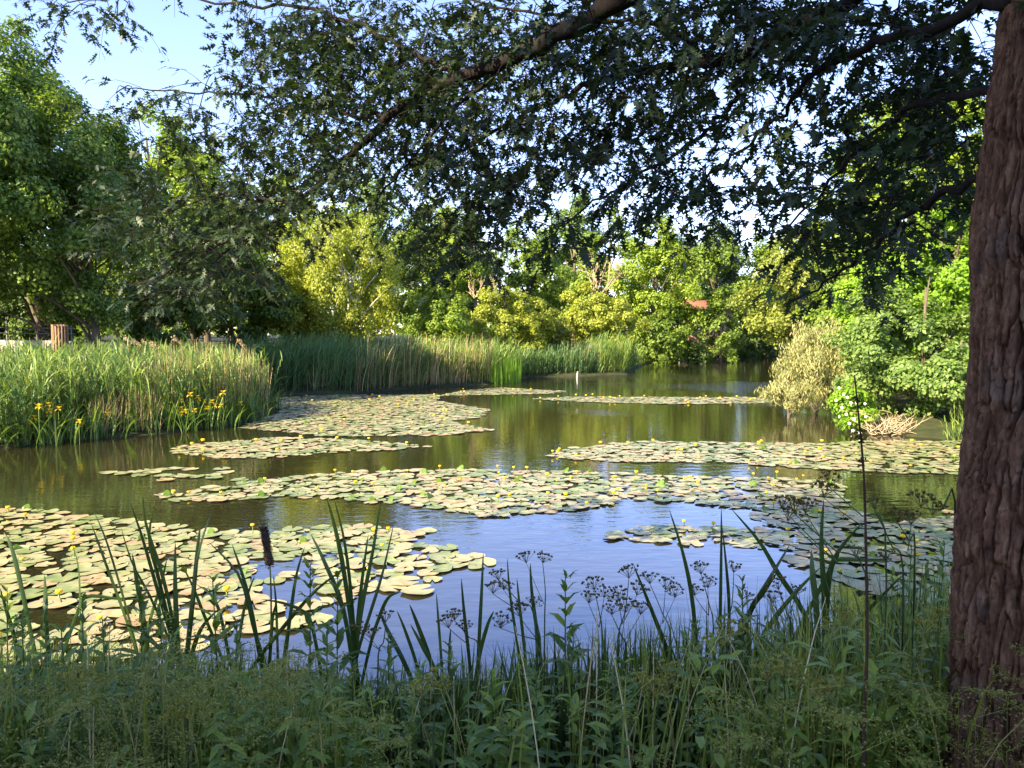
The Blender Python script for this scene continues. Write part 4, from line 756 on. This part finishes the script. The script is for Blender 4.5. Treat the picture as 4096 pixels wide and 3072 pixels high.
# seed umbels on branching stalks
def umbel_geo(mb, c, up, R, n=13, m=7):
    ax = norm(np.cross(up, [.3, .9, .2])); ay = np.cross(up, ax)
    for i in range(n):
        a = i * 2.4; rr = R * math.sqrt((i + .5) / n); e = c + (ax * math.cos(a) + ay * math.sin(a)) * rr * U(.85, 1.15) + up * (R * U(.9, 1.35) - rr * .35); tube(mb, [c, (c + e) / 2 + up * .004, e], .0012, 3)
        dr = norm(sphere_dirs(m) * .8 + up * .8 + norm(e - c) * .5); scatter(mb, RH_V * [.7, 1, 1], RH_F, e + dr * .004, dr, sphere_dirs(m), R * U(.22, .34, m)); scatter(mb, RH_V * [.7, 1, 1], RH_F, e + dr * .004, dr, sphere_dirs(m), R * U(.22, .34, m))
def umbellifer(label, heads, foot, d, R=.05, mat='umbel'):
    hp = [at(x, y, d + U(-.12, .12)) for x, y in heads]; f = at(*foot, d); g0 = gz(f[0], d); root = np.array([f[0], d, max(g0, -.1)]); o = thing('seeding_umbellifer', root, label, 'umbellifer', 'seeding umbellifers on the near bank')
    top = max(hp, key=lambda p: p[2]); st = MB(); tube(st, curve([root, f, (f + top) / 2 + [.01, 0, 0], top], 12), np.linspace(.0055, .002, 12), 5); node = f * .6 + top * .4
    for p_ in hp:
        if p_ is not top: tube(st, curve([node - [0, 0, .03], (node + p_) / 2 - [0, 0, .02], p_], 6), np.linspace(.003, .0015, 6), 4)
    st.build('stem', M['umbelstem'], o)
    for p_ in hp: u = MB(); umbel_geo(u, p_, norm(np.array([U(-.3, .3), U(-.3, .3), 1.])), R * U(.85, 1.15)); u.build('umbel', M[mat], o)
UMB = [('tall seeding umbellifer with twin umbels against the blue water', [c2(965, 590), c2(1050, 590)], c2(1060, 900), 4.4, .05), ('seeding umbellifer leaning left at the left of the blue water', [c2(590, 890), c2(560, 930), c2(640, 950)], c2(720, 1060), 4.3, .05),
       ('umbellifer with dark seed clusters leaning left at the centre', [c2(820, 680), c2(790, 750), c2(845, 730)], c2(1010, 900), 4.2, .045), ('low seeding umbellifer right of the dark upright blade', [c2(1000, 820), c2(930, 870), c2(830, 930)], c2(1040, 1060), 4.1, .05),
       ('seeding umbellifer right of the tallest willowherb', [c2(1320, 730), c2(1290, 800), c2(1370, 770)], c2(1360, 1010), 4.3, .05), ('tall brown seeding umbellifer beside the leaning blade right of centre', [c2(1500, 670), c2(1540, 760), c2(1450, 790)], c2(1440, 1020), 4.2, .055),
       ('seeding umbellifer with flat dark umbels by the pair of blades', [c2(1690, 730), c2(1610, 700), c2(1740, 770)], c2(1720, 1000), 4.4, .05), ('umbellifer with buff seeds low between the leaning blades', [c2(1480, 850), c2(1560, 860), c2(1410, 860)], c2(1490, 1080), 4., .05),
       ('seeding umbellifer left of the two side by side blades', [c3(95, 650), c3(130, 720), c3(60, 760)], c3(160, 960), 4.3, .05), ('seeding umbellifer right of the two side by side blades', [c3(265, 640), c3(330, 780)], c3(230, 960), 4.4, .04),
       ('umbellifer at the foot of the broad left leaning blade', [c3(500, 730), c3(590, 760), c3(470, 800)], c3(560, 960), 4.2, .05), ('tall umbellifer with dark seeds left of the tall dark stem', [c3(765, 195), c3(735, 250)], c3(1060, 480), 3.4, .05),
       ('long-stalked umbellifer arching left before the lilies', [c3(520, 310), c3(580, 330), c3(640, 330), c3(545, 370)], c3(960, 700), 3.3, .045), ('umbellifer right of the tall dark stem', [c3(1000, 310), c3(900, 560), c3(1060, 580)], c3(1150, 680), 3.4, .04),
       ('umbellifer with pale yellow seeds low at the right of centre', [c2(1640, 1300), c2(1580, 1260), c2(1690, 1280)], c2(1640, 1440), 3.4, .055), ('umbellifer with pale seeds low below the pair of blades', [c2(1740, 1170), c2(1700, 1200)], c2(1760, 1340), 3.5, .05),
       ('pale seeding umbellifer low left of the tall dark stem', [c3(190, 1000), c3(160, 1070), c3(260, 980)], c3(220, 1180), 3.5, .055), ('umbellifer with small seeds under the tall fan by the blue water', [c2(230, 900), c2(160, 990), c2(100, 960)], c2(190, 1100), 4., .05),
       ('low umbellifer by the oak trunk foot', [c3(1240, 300), c3(1300, 340)], c3(1420, 330), 3.2, .05), ('low umbellifer between the tall dark stem and the trunk', [c3(1120, 380), c3(1190, 390)], c3(1210, 560), 3.3, .05)]
UMB += [('umbellifer with pale heads right of the thick upright blades', [c3(820, 900), c3(880, 930), c3(770, 960)], c3(860, 1160), 3.7, .055), ('umbellifer with pale heads against the lower oak trunk', [c3(1330, 900), c3(1260, 960)], c3(1300, 1160), 3.2, .055),
 ('low pale umbellifer in the lower right among grasses', [c3(520, 1180), c3(440, 1210), c3(580, 1240)], c3(520, 1400), 3.1, .055), ('low pale umbellifer left of the dark stem foot', [c3(760, 1280), c3(690, 1300)], c3(740, 1480), 3.0, .055), ('low pale umbellifer under the brown cattail head', [c1(1480, 1180), c1(1540, 1220), c1(1420, 1230)], c1(1480, 1400), 3.2, .055),
 ('low pale umbellifer in the lower left among leaves', [c1(430, 1210), c1(360, 1260), c1(480, 1270)], c1(420, 1440), 3.0, .055), ('low pale umbellifer at the bottom under the largest fan', [c1(960, 1400), c1(1050, 1420), c1(900, 1450)], c1(980, 1600), 2.8, .055), ('pale umbellifer low at the centre by the bright willowherb', [c2(480, 1240), c2(420, 1290), c2(540, 1280)], c2(480, 1450), 3.1, .055)]
for i_u, (lab, hs, ft, d, R) in enumerate(UMB): umbellifer(lab, hs, ft, d, R, 'umbelpale' if 'pale' in lab else 'umbel')

# grasses, thin stems and lacy leaves that cover the bank
def bank_pts(n, y0, y1, xs=.78): 
    y = U(y0, y1, n); x = U(-1, 1, n) * (y * xs + .4); return np.column_stack([x, y, np.maximum(ground_z(np.column_stack([x, y])), -.15)])
def topz(x, y):   # height the growth reaches, lower in the middle where the water shows through
    px = 2048 + x / y * F; lim = np.interp(px, [-200, 300, 900, 1366, 1700, 2100, 2500, 3000, 3400, 3900, 4300], [2560, 2570, 2600, 2680, 2640, 2560, 2470, 2380, 2310, 2220, 2180]); return CAMZ - (lim - 1340) / F * y
def thin(P, lo=.12, yc=4.15):     # the middle of the near edge is open, so that water shows between the stems
    px = 2048 + P[:, 0] / P[:, 1] * F; open_ = np.interp(px, [1150, 1600, 2800, 3300], [0, 1, 1, 0]) * (P[:, 1] < yc); return U(0, 1, len(P)) > open_ * (1 - lo)
mb = MB(); P = bank_pts(10500, 3.1, 5.3); P = P[thin(P)]; h = np.clip(topz(P[:, 0], P[:, 1]) - P[:, 2], .15, 1.2) * U(.3, 1.08, len(P)) ** .8
blades(mb, P, U(0, 6.28, len(P)), h, U(.05, .55, len(P)), U(.005, .014, len(P)), 4, None)
tag(mb.build('grass', M['grass']), kind='stuff')
mb = MB(); P = bank_pts(2100, 3.9, 5.3); h = np.clip(topz(P[:, 0], P[:, 1]) - P[:, 2], .2, 1.2) * U(.5, 1.08, len(P))
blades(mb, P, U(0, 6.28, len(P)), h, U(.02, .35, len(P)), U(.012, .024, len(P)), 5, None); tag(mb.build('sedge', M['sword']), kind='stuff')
# leafy low herbs
mb = MB(); P = bank_pts(640, 2.9, 4.8); P = P[(P[:, 0] < 3.2) & thin(P, .25)]
for (x, y, z) in P:
    h = max(.2, (float(topz(np.array([x]), np.array([y]))[0]) - z) * U(.3, .85)); k = 16; t = U(.2, 1, k); a = U(0, 6.28, k)
    scatter(mb, LAN_V * [1.5, 1, 1.2], LAN_F, np.column_stack([np.full(k, x) + rng.normal(size=k) * .03, np.full(k, y) + rng.normal(size=k) * .03, z + h * t]), np.column_stack([np.cos(a), np.sin(a), U(-.1, .9, k)]), np.column_stack([-np.cos(a) * .4, -np.sin(a) * .4, np.ones(k)]), U(.06, .14, k))
tag(mb.build('undergrowth', M['herb']), kind='stuff')
# lacy fronds at the bottom of the picture
mb = MB(); pos, ax, nr, sz = [], [], [], []; P = bank_pts(620, 2.1, 3.5, .74); P = P[thin(P, .12) & ((np.sin(P[:, 0] * 4.1 + P[:, 1] * 2.3) + np.sin(P[:, 1] * 6.7 - P[:, 0] * 2.9 + 1)) > U(-1.1, .5, len(P)))]
for (x, y, z) in P:
    hh = max(.15, min(.62, CAMZ - (2830 - 1340) / F * y - z)) * U(.25, 1.3); a0 = U(0, 6.28); ln = U(.16, .3); tip = np.array([math.cos(a0), math.sin(a0), U(-.1, .5)]); b = np.array([x, y, z + hh]); tube(mb, [(x, y, z), (x + .01, y, z + hh * .6), b, b + tip * ln * .7], .0015, 3)
    sd = norm(np.cross(tip, [0, 0, 1])); k = 150; t = U(0, 1, k); w_ = U(-1, 1, k) * (1 - t * .85) * ln * .42; pos.append(b + tip * (t * ln)[:, None] + sd * w_[:, None] + np.column_stack([np.zeros(k), np.zeros(k), -.9 * np.abs(w_) ** 1.3 + rng.normal(size=k) * .008]))
    ax.append(norm(tip) * .6 + sd * np.sign(w_)[:, None] * .8 + rng.normal(size=(k, 3)) * .35); nr.append(np.column_stack([rng.normal(size=k) * .4, rng.normal(size=k) * .4, np.ones(k)])); sz.append(U(.007, .016, k))
scatter(mb, RH_V * [.6, 1, 1], RH_F, np.concatenate(pos), np.concatenate(ax), np.concatenate(nr), np.concatenate(sz)); tag(mb.build('cow_parsley', M['frond']), kind='stuff')
# pale thin stalks
mb = MB(); P = bank_pts(160, 2.8, 4.6); blades(mb, P, U(0, 6.28, len(P)), np.clip(topz(P[:, 0], P[:, 1]) - P[:, 2], .2, 1.2) * U(.7, 1.15, len(P)), U(0, .5, len(P)), .006, 5, None, tip=.4); tag(mb.build('dry_stalks', M['straw']), kind='stuff')
